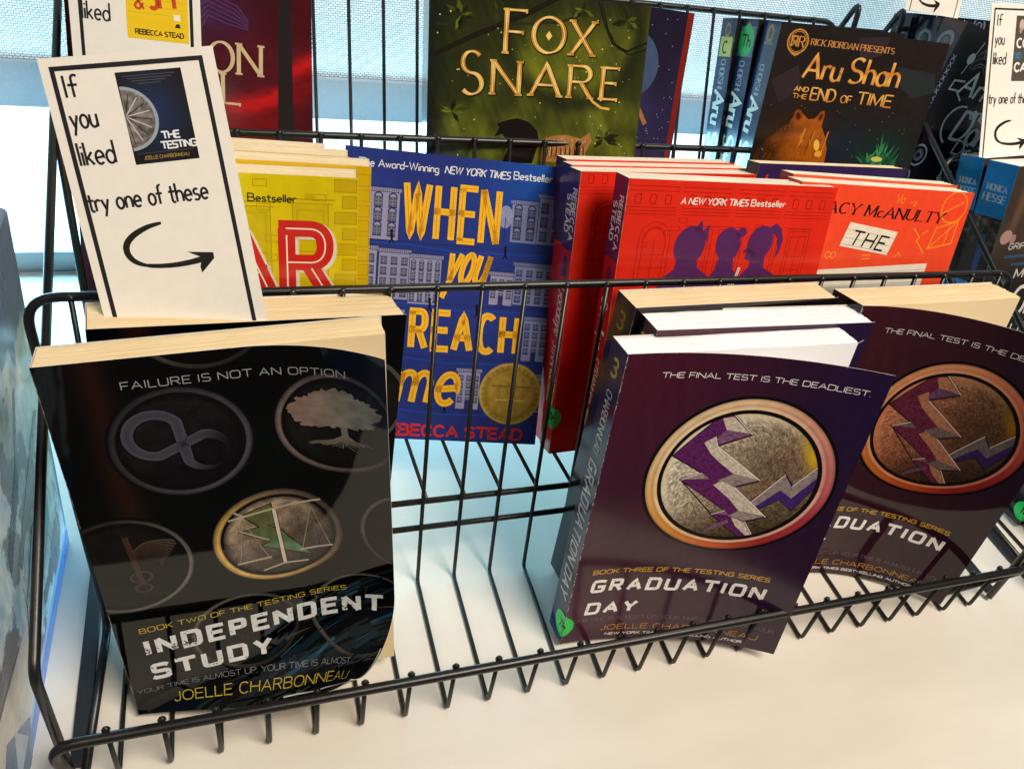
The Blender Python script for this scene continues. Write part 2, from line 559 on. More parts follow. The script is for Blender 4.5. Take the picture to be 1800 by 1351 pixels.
                if core:          # an inline that stops short of the pen's ends
                    Q = [np.array(q) for q in P]
                    cut = (0.42 * w if not nib else 0.5 * nib[0]) if not closed else 0
                    for e, i in ((0, 1), (-1, -2)):
                        dd = Q[i] - Q[e]; l = np.linalg.norm(dd)
                        if cut and l > 1e-6: Q[e] = Q[e] + dd / l * min(cut, .45 * l)
                    self.line(Q, core[0], core[1], layer + .25, closed, step=3.0)
                if serif and not closed:
                    for end, nxt in ((0, 1), (-1, -2)):
                        x, y = pts[end]; x2, y2 = pts[nxt]
                        ddx, ddy = (x2 - x) * kx, (y2 - y) * h
                        if (abs(y) < .02 or abs(y - sc * 1.0) < .02 or abs(y - 1) < .02) and abs(ddy) > abs(ddx) * 0.4 and not (ch in 'CGSO3'):
                            hw = serif * 0.5 / kx
                            q = [place(x0 + x * sc - hw, y * sc + jy), place(x0 + x * sc + hw, y * sc + jy)]
                            self.line(q, (nib[1] if nib else w * 0.5) * 1.1, col, layer, step=3)
                        elif abs(ddy) < 0.05 * h and ch in 'EFLT':
                            hh = serif * 0.32 / h
                            q = [place(x0 + x * sc, y * sc - hh + jy), place(x0 + x * sc, y * sc + hh * 0.6 + jy)]
                            self.line(q, (nib[1] if nib else w * 0.5) * 1.1, col, layer, step=3)

    def specks(self, u0, v0, u1, v1, n, smin, smax, col, layer=7, seed=1):
        r = random.Random(seed)
        for _ in range(n):
            cx, cy = r.uniform(u0, u1), r.uniform(v0, v1); s = r.uniform(smin, smax)
            k = r.randint(4, 6); a0 = r.uniform(0, 6.28)
            self.poly([(cx + s * r.uniform(.5, 1) * math.cos(a0 + 6.283 * i / k) * 1.4, cy + s * r.uniform(.4, 1) * math.sin(a0 + 6.283 * i / k)) for i in range(k)], col, layer)


def roll(P, al, s0, k, H):
    """Rolls a sheet (u, v, n) in metres towards its front about a slanted line: a page bent without stretching."""
    ca, sa = math.cos(al), math.sin(al)
    s = P[:, 0] * ca + (H - P[:, 1]) * sa - s0
    sp = np.maximum(s, 0); ph = k * sp
    dx = np.sin(k * sp) / k - sp; dn = (1 - np.cos(k * sp)) / k
    n0 = P[:, 2]; out = P.copy(); mv = dx - np.sin(ph) * n0
    out[:, 0] += ca * mv; out[:, 1] += -sa * mv; out[:, 2] = dn + np.cos(ph) * n0
    return out


EPS = 0.000035


def build_sheet(name, art, parent, place, mat, bends=(), warp=None, thick=0.0003, step=3.0, base=None, back=None, H=None, edge=None):
    """The printed sheet as one mesh. place(P): sheet (u, v, n) in metres -> local coordinates of the thing."""
    W, Hm = art.w, art.h
    nu, nv = max(2, int(W / step)), max(2, int(Hm / step))
    U, Vv = np.meshgrid(np.linspace(0, W, nu + 1), np.linspace(0, Hm, nv + 1))
    g = np.c_[U.ravel(), Vv.ravel()]
    ng = len(g)
    fr = [(j * (nu + 1) + i, j * (nu + 1) + i + 1, (j + 1) * (nu + 1) + i + 1, (j + 1) * (nu + 1) + i) for j in range(nv) for i in range(nu)]
    bc = base(g[:, 0], g[:, 1]) if callable(base) else np.tile(np.asarray(base, float), (ng, 1))
    fb = [tuple(ng + i for i in q[::-1]) for q in fr]
    rim = [i for i in range(nu + 1)] + [j * (nu + 1) + nu for j in range(1, nv + 1)] + [nv * (nu + 1) + i for i in range(nu - 1, -1, -1)] + [j * (nu + 1) for j in range(nv - 1, 0, -1)]
    nr = len(rim)
    fe = [(2 * ng + i, 2 * ng + (i - 1) % nr, 2 * ng + nr + (i - 1) % nr, 2 * ng + nr + i) for i in range(nr)]
    white = np.tile(back if back is not None else C(226, 220, 208), (ng, 1))
    uv = [g, g, g[rim], g[rim]]
    n = [np.zeros(ng), np.full(ng, -thick), np.zeros(nr), np.full(nr, -thick)]
    cols = [bc, white, mix(bc[rim], white[rim], 0.75 if edge is None else edge), white[rim]]
    off = 2 * ng + 2 * nr
    faces = fr + fb + fe
    if art.n:
        v = np.concatenate(art.V).copy()
        if warp is not None: v = warp(v)
        v = np.c_[np.clip(v[:, 0], 0, W), np.clip(v[:, 1], 0, Hm)]
        uv.append(v); n.append(np.concatenate(art.L) * EPS); cols.append(np.concatenate(art.K))
        faces = faces + [tuple(i + off for i in q) for q in art.F]
    P = np.c_[np.concatenate(uv) * 0.001, np.concatenate(n)]
    for b in bends:
        P = roll(P, b[0], b[1], b[2], H if H else Hm * 0.001)
    P = place(P)
    return link_mesh(name, P, faces, mat, parent, smooth=True if bends else False, cols=lin(np.concatenate(cols)))

# ================================================================== the setting: table, window, blind
SP = 0.0234                                  # spacing of the rack's wires
TZ = -0.0013                                 # table top


def make_table():
    m = bpy.data.materials.new('white_laminate')
    nt, b = nodes_of(m)
    tc = nt.nodes.new('ShaderNodeTexCoord')
    nz = nt.nodes.new('ShaderNodeTexNoise'); nz.inputs['Scale'].default_value = 7; nz.inputs['Detail'].default_value = 8
    mp = nt.nodes.new('ShaderNodeMapping'); mp.inputs['Scale'].default_value = (1.0, 3.0, 1.0)
    nt.links.new(tc.outputs['Object'], mp.inputs[0]); nt.links.new(mp.outputs[0], nz.inputs['Vector'])
    rp = nt.nodes.new('ShaderNodeValToRGB')
    rp.color_ramp.elements[0].position = 0.3; rp.color_ramp.elements[0].color = (0.68, 0.63, 0.555, 1)
    rp.color_ramp.elements[1].position = 0.75; rp.color_ramp.elements[1].color = (0.79, 0.74, 0.66, 1)
    nt.links.new(nz.outputs['Fac'], rp.inputs[0])
    vo = nt.nodes.new('ShaderNodeTexVoronoi'); vo.inputs['Scale'].default_value = 28
    nt.links.new(tc.outputs['Object'], vo.inputs['Vector'])
    lt = nt.nodes.new('ShaderNodeMath'); lt.operation = 'LESS_THAN'; lt.inputs[1].default_value = 0.028
    nt.links.new(vo.outputs['Distance'], lt.inputs[0])
    n3 = nt.nodes.new('ShaderNodeTexNoise'); n3.inputs['Scale'].default_value = 9
    nt.links.new(tc.outputs['Object'], n3.inputs['Vector'])
    g3 = nt.nodes.new('ShaderNodeMath'); g3.operation = 'GREATER_THAN'; g3.inputs[1].default_value = 0.6
    nt.links.new(n3.outputs['Fac'], g3.inputs[0])
    mm = nt.nodes.new('ShaderNodeMath'); mm.operation = 'MULTIPLY'
    nt.links.new(lt.outputs[0], mm.inputs[0]); nt.links.new(g3.outputs[0], mm.inputs[1])
    mx = nt.nodes.new('ShaderNodeMixRGB'); mx.inputs[2].default_value = (0.30, 0.26, 0.22, 1)
    sc = nt.nodes.new('ShaderNodeMath'); sc.operation = 'MULTIPLY'; sc.inputs[1].default_value = 0.6
    nt.links.new(mm.outputs[0], sc.inputs[0])
    nt.links.new(sc.outputs[0], mx.inputs[0]); nt.links.new(rp.outputs[0], mx.inputs[1])
    nt.links.new(mx.outputs[0], b.inputs['Base Color'])
    n2 = nt.nodes.new('ShaderNodeTexNoise'); n2.inputs['Scale'].default_value = 700; n2.inputs['Detail'].default_value = 2
    nt.links.new(tc.outputs['Object'], n2.inputs['Vector'])
    bp = nt.nodes.new('ShaderNodeBump'); bp.inputs['Strength'].default_value = 0.12; bp.inputs['Distance'].default_value = 0.0005
    nt.links.new(n2.outputs['Fac'], bp.inputs['Height']); nt.links.new(bp.outputs[0], b.inputs['Normal'])
    b.inputs['Roughness'].default_value = 0.42
    o = box_obj('tabletop', -1.2, -0.196, TZ - 0.03, 1.9, 0.352, TZ, m, None, 0.002)
    tag(o, kind='structure')


def make_window():
    root = empty('window', Matrix.Translation((0.3, 0.36, 0)))
    tag(root, 'bright window with a pale frame behind the rack, half covered by a blind', 'window')
    mf = mat_plain('pale_window_frame', C(176, 196, 206), 0.45, 30, 0.05, 0.03)
    box_obj('frame', -1.5, -0.0075, -0.05, 1.6, 0.03, 0.016, mf, root, 0.0015)
    box_obj('frame', -1.5, 0.0, 0.95, 1.6, 0.03, 1.0, mf, root, 0.0015)
    mg = bpy.data.materials.new('window_glass')
    mg.use_nodes = True
    nt = mg.node_tree; nt.nodes.remove(nt.nodes['Principled BSDF'])
    tr = nt.nodes.new('ShaderNodeBsdfTransparent'); tr.inputs[0].default_value = (0.90, 0.97, 0.98, 1)
    gl = nt.nodes.new('ShaderNodeBsdfGlossy'); gl.inputs['Roughness'].default_value = 0.03
    mx = nt.nodes.new('ShaderNodeMixShader'); mx.inputs[0].default_value = 0.05
    nt.links.new(tr.outputs[0], mx.inputs[1]); nt.links.new(gl.outputs[0], mx.inputs[2])
    nt.links.new(mx.outputs[0], nt.nodes['Material Output'].inputs[0])
    box_obj('pane', -1.5, 0.012, 0.016, 1.6, 0.016, 0.95, mg, root)
    # the overcast brightness outside
    v = [(-6, 1.6, -2.0), (6.6, 1.6, -2.0), (6.6, 1.6, 3.5), (-6, 1.6, 3.5)]
    o = link_mesh('sky', v, [(0, 1, 2, 3)], mat_emit('bright_overcast_sky', (0.84, 0.98, 1.0), 2.4))
    tag(o, kind='structure')
    # roller blind
    rb = empty('roller_blind', Matrix.Translation((0.3, 0.343, 0.145)))
    tag(rb, 'pale woven roller blind hanging in front of the window behind the books', 'blind')
    mc = bpy.data.materials.new('woven_screen_cloth')
    nt, b = nodes_of(mc)
    tc = nt.nodes.new('ShaderNodeTexCoord')
    br = nt.nodes.new('ShaderNodeTexBrick')
    br.inputs['Scale'].default_value = 150
    br.inputs['Color1'].default_value = (0.78, 0.74, 0.73, 1); br.inputs['Color2'].default_value = (0.62, 0.60, 0.60, 1)
    br.inputs['Mortar'].default_value = (0.16, 0.18, 0.20, 1); br.inputs['Mortar Size'].default_value = 0.035
    mp = nt.nodes.new('ShaderNodeMapping'); mp.inputs['Rotation'].default_value = (math.pi / 2, 0, 0)
    nt.links.new(tc.outputs['Object'], mp.inputs[0]); nt.links.new(mp.outputs[0], br.inputs['Vector'])
    nt.links.new(br.outputs['Color'], b.inputs['Base Color'])
    b.inputs['Roughness'].default_value = 0.8; b.inputs['Specular IOR Level'].default_value = 0.2
    tl = nt.nodes.new('ShaderNodeBsdfTranslucent')
    nt.links.new(br.outputs['Color'], tl.inputs['Color'])
    mx = nt.nodes.new('ShaderNodeMixShader'); mx.inputs[0].default_value = 0.50
    nt.links.new(b.outputs[0], mx.inputs[1]); nt.links.new(tl.outputs[0], mx.inputs[2])
    nt.links.new(mx.outputs[0], nt.nodes['Material Output'].inputs[0])
    link_mesh('shade_cloth', [(-1.4, 0, 0.033), (1.5, 0, 0.033), (1.5, 0, 0.75), (-1.4, 0, 0.75)], [(0, 1, 2, 3)], mc, rb)
    # the hem: cloth folded over a flat weight bar
    mh = mat_plain('blind_hem_cloth', C(196, 202, 206), 0.8, 1500, 0.12, 0.3, spec=0.2, dist=0.0003, detail=2)
    nh = mh.node_tree; bh = nh.nodes['Principled BSDF']; th = nh.nodes.new('ShaderNodeBsdfTranslucent'); xh = nh.nodes.new('ShaderNodeMixShader')
    th.inputs[0].default_value = (0.5, 0.56, 0.6, 1); xh.inputs[0].default_value = 0.35
    nh.links.new(bh.outputs[0], xh.inputs[1]); nh.links.new(th.outputs[0], xh.inputs[2]); nh.links.new(xh.outputs[0], nh.nodes['Material Output'].inputs[0])
    box_obj('hem_bar', -1.4, -0.003, 0.0, 1.5, 0.006, 0.033, mh, rb, 0.0015)


# ================================================================== wire rack
XL, XR = -0.0207, 0.552
# each tier: rail at the back, bend at the back of the floor, start of the floor (y, z)
TIERS = [
    dict(rail=(0.0413, 0.1926), bend=(0.0, 0.0), front=(-0.0844, 0.0), lip=(-0.0827, 0.0426), off=0.0),
    dict(rail=(0.1830, 0.2052), bend=(0.1040, 0.0405), front=(0.0185, 0.0560), lip=None, off=0.17, sx=1.02),
    dict(rail=(0.3010, 0.2640), bend=(0.2130, 0.0770), front=(0.1205, 0.0935), lip=None, off=0.48),
]


def rack_parts(root):
    for ti, t in enumerate(TIERS):
        (yr, zr), (yb, zb), (yf, zf) = t['rail'], t['bend'], t['front']
        d = 0.0023
        xl, xr = XL + 0.0015, XR + (0.004 if ti == 0 else 0.0)
        # thick outline: from the lip or floor front on one side, up and over the back rail, to the other side
        dn = np.array((yr - yb, zr - zb)); dn = dn / np.linalg.norm(dn)
        pts = []
        inl, inr = xl + 0.009, xr - (0.040 if ti == 0 else 0.012)
        if t['lip']:
            pts += [(xl + 0.004, yf - 0.004, zb + d * 0.6)]
        else:
            pts += [(inl, yf, zf)]
        pts += [(inl, yb, zb + d * 0.6), (xl, yr, zr), (xr, yr, zr), (inr, yb, zb + d * 0.6)]
        pts += [(inr, yf + 0.006, zb + d * 0.6)] if t['lip'] else [(inr, yf, zf)]
        if t['lip']:
            yl, zl = yf - 0.0015, 0.0405
            tube_obj('front_rail', fillet([(xl + 0.0035, yf - 0.003, d * 0.6), (xl - 0.0055, yl, zl), (xr + 0.016, yl, zl), (inr + 0.004, yf + 0.012, d * 0.6)], 0.012, 8), 0.0026, M_WIRE, root, 12)
        fr = tube_obj('basket_frame', fillet(pts, 0.014, 8), 0.0022, M_WIRE, root, 12)
        # wires
        n = 24 if ti == 0 else 23
        for i in range(n):
            x = (i + t['off']) * SP
            xr_ = 0.0687 + (x - 0.0687) * t.get('sx', 1.0)
            if ti == 2 and x > XR - 0.01: continue
            o = -0.0030
            path = [(xr_, yr + o * dn[1] - 0.0002, zr - o * dn[0] + 0.0012), (x, yb, zb), (x, yf, zf)]
            if t['lip']:
                path.append((x, t['lip'][0], t['lip'][1]))
                path = fillet(path, [0, 0.004, 0.004, 0], 5)
            else:
                path = fillet(path, 0.004, 5)
            wv, wf = tube_geo(path, 0.00125, 8)
            for w0 in ([path[0]] if not t['lip'] else [path[0], path[-1]]):       # the weld at the wire's end
                w0 = np.array(w0, float) + np.array((0, 0, -0.0008)); k0 = len(wv)
                for ia in range(5):
                    th_ = math.pi * ia / 4
                    for ib in range(8):
                        ph = math.pi * ib / 4
                        wv.append(w0 + np.array((0.0021 * math.sin(th_) * math.cos(ph), 0.0017 * math.sin(th_) * math.sin(ph), 0.0019 * math.cos(th_))))
                for ia in range(4):
                    for ib in range(8):
                        wf.append((k0 + ia * 8 + ib, k0 + (ia + 1) * 8 + ib, k0 + (ia + 1) * 8 + (ib + 1) % 8, k0 + ia * 8 + (ib + 1) % 8))
            link_mesh('wire', wv, wf, M_WIRE, fr, smooth=True)
        # cross rods behind the wires
        for s in ((0.2, 0.3) if ti < 2 else (0.3,)):
            y = yb + (yr - yb) * s + 0.0029; z = zb + (zr - zb) * s
            k = s * 0.4
            tube_obj('cross_rod', [(inl + (xl - inl) * s, y, z), (inr + (xr - inr) * s, y, z)], 0.0019, M_WIRE, root, 10)
    # side supports: a leg at the front, a sloping rail to the top at the back, and a leg down to the table
    for x, xb0, xb1 in ((XL, -0.0222, -0.0145), (XR + 0.007, XR + 0.010, XR + 0.0177)):
        pts = [(x, -0.0815, TZ + 0.003), (x, -0.0775, 0.087), (x, 0.2850, 0.2475), (x, 0.2920, 0.2880), (x, 0.3060, 0.2520), (x, 0.318, TZ + 0.003)]
        sup = tube_obj('side_support', fillet(pts, [0, 0.012, 0.016, 0.010, 0.012, 0], 7), 0.0023, M_WIRE, root, 12)
        box_obj('base_bar', xb0, -0.0775, TZ + 0.0001, xb1, 0.325, TZ + 0.0028, M_BAR, root, 0.0006)


def make_racks():
    a = empty('book_rack', Matrix.Identity(4))
    tag(a, 'black wire rack with three stepped tiers, holding the dark, red and yellow books', 'book rack', 'black wire book racks')
    rack_parts(a)
    b = a.copy(); COL.objects.link(b)
    b.location = (0.6257, 0.0, 0)
    tag(b, 'black wire rack cut off by the picture edge, holding the blue-spined and chalk-lettered books', 'book rack', 'black wire book racks')
    for ch in list(a.children):
        c = ch.copy(); COL.objects.link(c); c.parent = b
        for g in list(ch.children):
            d = g.copy(); COL.objects.link(d); d.parent = c


# ================================================================== the printed box at the far left
def make_box():
    R = Matrix.Translation((-0.036, 0.063, TZ))
    root = empty('storage_box', R)
    tag(root, 'slate blue open-topped box printed with pale blue drawings, beside the rack', 'box')
    Lb, Hb, Wb = 0.30, 0.2215, 0.09
    slate = C(116, 132, 160)
    A = Art(Lb * 1000, Hb * 1000)
    rnd = random.Random(5)

    def blob(cx, cy, rx, ry, col, n=40, jag=0.25, layer=1):
        A.poly([(cx + rx * (1 + rnd.uniform(-jag, jag)) * math.cos(6.283 * i / n), cy + ry * (1 + rnd.uniform(-jag, jag)) * math.sin(6.283 * i / n)) for i in range(n)], col, layer)
    # u runs from the far edge towards the camera, v up
    pale = lambda u, v: mix(C(176, 212, 232), C(120, 170, 205), fbm(u * .12, v * .05, 4) * 1.2 - .2)
    def torn(u, v):
        n = fbm(u * .035 + 2, v * .030 + 4, 5); m = fbm(u * .30, v * .07, 4)
        c = mix(C(196, 224, 240), C(236, 242, 243), sstep(.3, .7, m))
        c = mix(c, C(150, 190, 218), sstep(.50, .66, fbm(u * .10 + 8, v * .05, 4)) * .7)
        c = mix(c, C(128, 122, 128), sstep(.545, .575, n))
        top = sstep(176 + 22 * (n - .5) * 2, 181 + 22 * (n - .5) * 2, v + 10 * (m - .5) - .06 * u)
        return mix(c, slate, np.maximum(top, sstep(6, 2, u)))
    A.grid(.6, 18, 300, Hb * 1000 - .6, torn, 1, nu=200, nv=170)
    A.grid(0, 0, 300, 13, C(62, 132, 214), 1, 8)
    A.grid(0, 13, 300, 18, C(150, 196, 240), 1, 8)
    A.poly([(14, 120), (20, 124), (86, 92), (84, 84)], C(104, 104, 112), 4)
    A.poly([(40, 158), (45, 158), (72, 116), (68, 112)], C(96, 98, 112), 4)
    for k in range(14):
        A.line([(60 + k * 2.6, 132 - k * 1.5), (64 + k * 2.6, 118 - k * 1.6)], 1.3, C(58, 62, 78), 5)
    for k in range(60):
        u = rnd.uniform(8, 110); v = rnd.uniform(30, 90)
        A.line([(u, v), (u + rnd.uniform(-3, 3), v - rnd.uniform(6, 16))], rnd.uniform(.3, .9), [C(110, 160, 196), C(210, 230, 238), C(90, 130, 160)][k % 3], 5)
    for k in range(22):
        A.line([(46 + k * 2.0, 70 - k * .7), (48 + k * 2.0, 63 - k * .7)], 1.0, C(52, 66, 82), 6)
    for k in range(12):
        A.line([(30 + k * 2.0, 92 - k * .9), (32 + k * 2.0, 86 - k * .9)], 1.2, C(46, 60, 78), 6)
    A.poly([(24, 70), (58, 84), (84, 66), (96, 44), (80, 36), (52, 46), (30, 56)], lambda u, v: C(120, 178, 170) + 0 * u[:, None], 6)
    A.line([(58, 84), (66, 60), (60, 40)], .9, C(196, 226, 222), 7)
    A.line([(24, 70), (52, 66), (84, 66)], .9, C(210, 232, 230), 7)
    A.line([(58, 84), (88, 66), (100, 40), (96, 20)], 1.6, C(120, 84, 96), 7)
    A.poly([(96, 60), (150, 70), (190, 24), (140, 16), (112, 22)], lambda u, v: mix(C(208, 204, 200), C(232, 222, 206), fbm(u * .1, v * .1)), 6)
    A.poly([(120, 20), (150, 52), (180, 30), (190, 0), (130, 0)], C(92, 120, 158), 7)
    A.poly([(128, 16), (140, 44), (152, 14)], C(186, 200, 220), 8)
    A.poly([(170, 60), (230, 90), (300, 60), (300, 0), (200, 0)], C(74, 104, 152), 7)
    mat = mat_print('printed_board', 0.22, wear=0.10, bump=0.10)

    def place(P):     # the face leans a little outwards at the top
        return np.c_[P[:, 2] + 0.0135 * P[:, 1] / Hb - 0.0038 * P[:, 0] / 0.136, -P[:, 0] + 0.003 * P[:, 1] / Hb, P[:, 1]]
    build_sheet('side_panel', A, root, place, mat, thick=0.003, step=6, base=lambda u, v: mix(slate, C(84, 98, 124), fbm(u * .06, v * .06)), back=slate * 0.8)
    ms = mat_plain('slate_board', slate, 0.55, 900, 0.12, 0.15, dist=0.0004)
    box_obj('end_panel', -Wb, -0.001, 0.0, -0.0035, 0.002, Hb - 0.001, ms, root, 0.0008).rotation_euler = (0, 0, 0)
    box_obj('side_panel', -Wb - 0.003, -Lb, 0.0, -Wb, 0.002, Hb - 0.001, ms, root, 0.0008)
    box_obj('bottom_panel', -Wb, -Lb, 0.0006, -0.009, -0.0012, 0.0036, ms, root)
    rim = [(0.0118, 0.003, Hb), (-Wb, 0.003, Hb), (-Wb, -Lb, Hb)]
    tube_obj('rim', [(0.0118, 0.0028, Hb + .0003), (0.0118 - 0.0038 * Lb / 0.136, -Lb, Hb + .0003)], 0.0016, ms, root, 8)
    tube_obj('rim', [(0.0118, 0.0028, Hb + .0003), (-Wb, 0.0028, Hb + .0003)], 0.0016, ms, root, 8)


make_table()
make_window()
make_racks()
make_box()

# ================================================================== books
# x, y, z of the lower left front corner, yaw, lean back, roll in degrees, width, height, thickness in metres
POSES = {
    'IS1':(0.0078,-0.0563,0.0030,0.12,8.71,3.60,0.1322,0.2081,0.0153),
    'IS2':(0.0011,-0.0397,0.0030,6.82,11.34,-3.93,0.1346,0.2059,0.0261),
    'GD1':(0.2380,-0.0601,0.0030,0.37,9.05,-0.48,0.1356,0.2010,0.0175),
    'GD2':(0.2583,-0.0416,0.0030,0.88,8.30,-1.19,0.1357,0.2011,0.0208),
    'GD3':(0.2536,-0.0208,0.0030,3.70,7.41,-1.76,0.1326,0.2012,0.0195),
    'GD4':(0.3892,-0.0397,0.0030,5.30,11.20,-2.89,0.1358,0.2034,0.0227),
    'BLUE':(0.1204,0.0835,0.0495,-11.66,29.26,0.95,0.1323,0.1792,0.0105),
    'YEL1':(-0.0072,0.0229,0.0565,-5.45,13.91,1.00,0.1315,0.1908,0.0170),
    'YEL2':(0.0005,0.0390,0.0525,-5.45,13.91,0.50,0.1310,0.1935,0.0165),
    'YEL3':(-0.0084,0.0562,0.0483,-5.45,13.91,0.50,0.1317,0.1938,0.0165),
    'YEL4':(-0.0181,0.0735,0.0442,-5.45,13.91,0.50,0.1317,0.1935,0.0130),
    'RED1':(0.2696,0.0163,0.0577,-3.43,17.03,0.41,0.1318,0.1896,0.0185),
    'RED2':(0.2570,0.0483,0.0516,3.52,17.29,-1.33,0.1317,0.1832,0.0155),
    'RED3':(0.2580,0.0634,0.0469,3.52,17.29,-1.33,0.1290,0.1840,0.0135),
    'RED4':(0.2600,0.0766,0.0428,3.52,17.29,-1.33,0.1225,0.1850,0.0145),
    'ORG1':(0.3765,0.0175,0.0574,-0.57,16.58,-1.89,0.1317,0.1899,0.0151),
    'ORG2':(0.3811,0.0322,0.0529,-0.57,16.58,-1.89,0.1285,0.1915,0.0125),
    'PUR':(0.3761,0.0556,0.0502,6.70,16.89,-3.38,0.1316,0.1888,0.0114),
    'FOX':(0.1892,0.1489,0.0863,-6.71,19.71,2.39,0.1412,0.2100,0.0300),
    'FOX2':(0.2259,0.1782,0.0808,-8.22,20.31,-0.14,0.1410,0.2128,0.0200),
    'ARU1':(0.4205,0.1485,0.0864,-7.53,14.75,0.44,0.1319,0.2085,0.0240),
    'ARU2':(0.4246,0.1656,0.0831,1.04,17.14,-0.52,0.1317,0.2077,0.0211),
    'ARU3':(0.4224,0.1807,0.0803,0.56,18.34,0.40,0.1317,0.2058,0.0186),
    'RED9':(-0.0207,0.1564,0.0849,-1.75,23.49,-2.29,0.1129,0.2100,0.0200),
    'RED10':(-0.0165,0.1803,0.0804,-0.50,21.26,-0.77,0.1363,0.2100,0.0200),
    'ARI1':(0.5633,0.1883,0.0850,-0.08,11.62,-12.70,0.1480,0.2176,0.0236),
    'ARI2':(0.6237,0.2107,0.0820,2.13,16.09,-0.00,0.1480,0.2104,0.0210),
    'ARI3':(0.6243,0.2337,0.0790,1.68,18.49,-0.02,0.1480,0.2093,0.0209),
    'MON1':(0.6196,0.0723,0.0500,3.30,16.38,1.27,0.1500,0.1852,0.0257),
    'MON2':(0.6280,0.0978,0.0470,3.19,18.64,3.32,0.1500,0.1813,0.0225),
    'CARD1':(0.0220,-0.0066,0.1600,-1.91,27.10,8.55,0.0638,0.1467,0.0003),
    'CARD2':(-0.0092,0.1615,0.1554,-0.43,19.35,-2.28,0.0637,0.1495,0.0003),
    'CARD3':(0.6180,0.1608,0.2100,1.53,29.83,2.53,0.0880,0.1163,0.0003),
    'CARD4':(0.5728,0.2581,0.2900,17.01,17.91,-5.85,0.0802,0.1150,0.0003),
}


def trim(key, off):
    """Moves a book's spine edge in by off metres, its fore edge staying where it is."""
    p = list(POSES[key]); m = frame_of(p)
    q = m @ Vector((off, 0, 0))
    p[0], p[1], p[2] = q.x, q.y, q.z; p[6] -= off
    POSES[key] = tuple(p)


def frame_of(p):
    x, y, z, yaw, lean, rol = p[:6]
    yaw, lean, rol = map(math.radians, (yaw, lean, rol))
    cu = np.array([math.cos(yaw), math.sin(yaw), 0]); n = np.array([math.sin(yaw), -math.cos(yaw), 0]); up = np.array([0, 0, 1.0])
    v = math.cos(lean) * up - math.sin(lean) * n; n2 = math.cos(lean) * n + math.sin(lean) * up
    u = math.cos(rol) * cu + math.sin(rol) * v; v2 = -math.sin(rol) * cu + math.cos(rol) * v
    m = np.eye(4); m[:3, 0] = u; m[:3, 1] = -n2; m[:3, 2] = v2; m[:3, 3] = (x, y, z)
    return Matrix(m.tolist())


def page_block(parent, W, H, T, mat, ins=0.0006, top=0.0008, fore=0.0008, tc=0.0005, seed=0):
    """The paper: a slab whose top edge is a little uneven, as trimmed pages are."""
    r = np.random.RandomState(seed + 3)
    nx, ny = 36, 22
    xs = np.linspace(ins, W - fore, nx + 1); ys = np.linspace(tc, T - tc, ny + 1)
    v, f = [], []
    dz = 0.00035 * (np.array([[vnoise(i * .23 + seed, j * .9) for i in range(nx + 1)] for j in range(ny + 1)]) - 0.5)
    dz += r.uniform(-0.00016, 0.00016, (ny + 1, 1)) + r.uniform(-0.00006, 0.00006, (ny + 1, nx + 1))
    dz -= (0.0006 * np.abs(np.linspace(-1, 1, ny + 1)) ** 4)[:, None]
    sag = 0.0009 * np.sin(np.linspace(0, math.pi, ny + 1)) ** 2 * (T / 0.02)
    for lvl in (0, 1):
        for j in range(ny + 1):
            for i in range(nx + 1):
                x = xs[i] - (sag[j] * 0.5 if i == nx else 0)
                v.append((x, ys[j], 0.0006 if lvl == 0 else H - top + dz[j, i]))
    N = (nx + 1) * (ny + 1)
    I = lambda l, j, i: l * N + j * (nx + 1) + i
    for j in range(ny):
        for i in range(nx):
            f.append((I(1, j, i), I(1, j, i + 1), I(1, j + 1, i + 1), I(1, j + 1, i)))
            f.append((I(0, j, i), I(0, j + 1, i), I(0, j + 1, i + 1), I(0, j, i + 1)))
    for i in range(nx):
        f.append((I(0, 0, i), I(0, 0, i + 1), I(1, 0, i + 1), I(1, 0, i)))
        f.append((I(0, ny, i + 1), I(0, ny, i), I(1, ny, i), I(1, ny, i + 1)))
    for j in range(ny):
        f.append((I(0, j + 1, 0), I(0, j, 0), I(1, j, 0), I(1, j + 1, 0)))
        f.append((I(0, j, nx), I(0, j + 1, nx), I(1, j + 1, nx), I(1, j, nx)))
    return link_mesh('page_block', v, f, mat, parent)


def sticker(parent, T, z0, z1, col, mark, over=0.35):
    """A round paper dot stuck round the spine edge, with its hand-written mark."""
    R = (z1 - z0) * 500.0
    A = Art(2 * R, 2 * R)
    A.text(mark, R * .62, R * .72, R * .62, C(20, 40, 26), w=R * .11, xs=.85, slant=.25, layer=2)
    u0 = T * 1000 - 2 * R + over * 2 * R          # sheet u measured from the back edge of the spine

    def place(P):
        u, vv, n = P[:, 0] + u0 * .001, P[:, 1] + z0, P[:, 2] + 0.00040
        on = u <= T
        return np.c_[np.where(on, -n, u - T), np.where(on, T - u, -n), vv]
    rr = np.linspace(0, R, 9); aa = np.linspace(0, 2 * math.pi, 49)
    v = [(R + r * math.cos(t), R + r * math.sin(t)) for r in rr for t in aa]
    f = [(i * 49 + k, (i + 1) * 49 + k, (i + 1) * 49 + k + 1, i * 49 + k + 1) for i in range(8) for k in range(48)]
    cols = [np.tile(np.asarray(col, float), (len(v), 1))] + A.K
    nn = [np.zeros(len(v))] + [l * EPS for l in A.L]
    f = f + [tuple(q + len(v) for q in g) for g in A.F]
    P = np.c_[np.concatenate([np.array(v)] + A.V) * .001, np.concatenate(nn)]
    return link_mesh('sticker', place(P), f, M_SEMI, parent, cols=lin(np.concatenate(cols)))


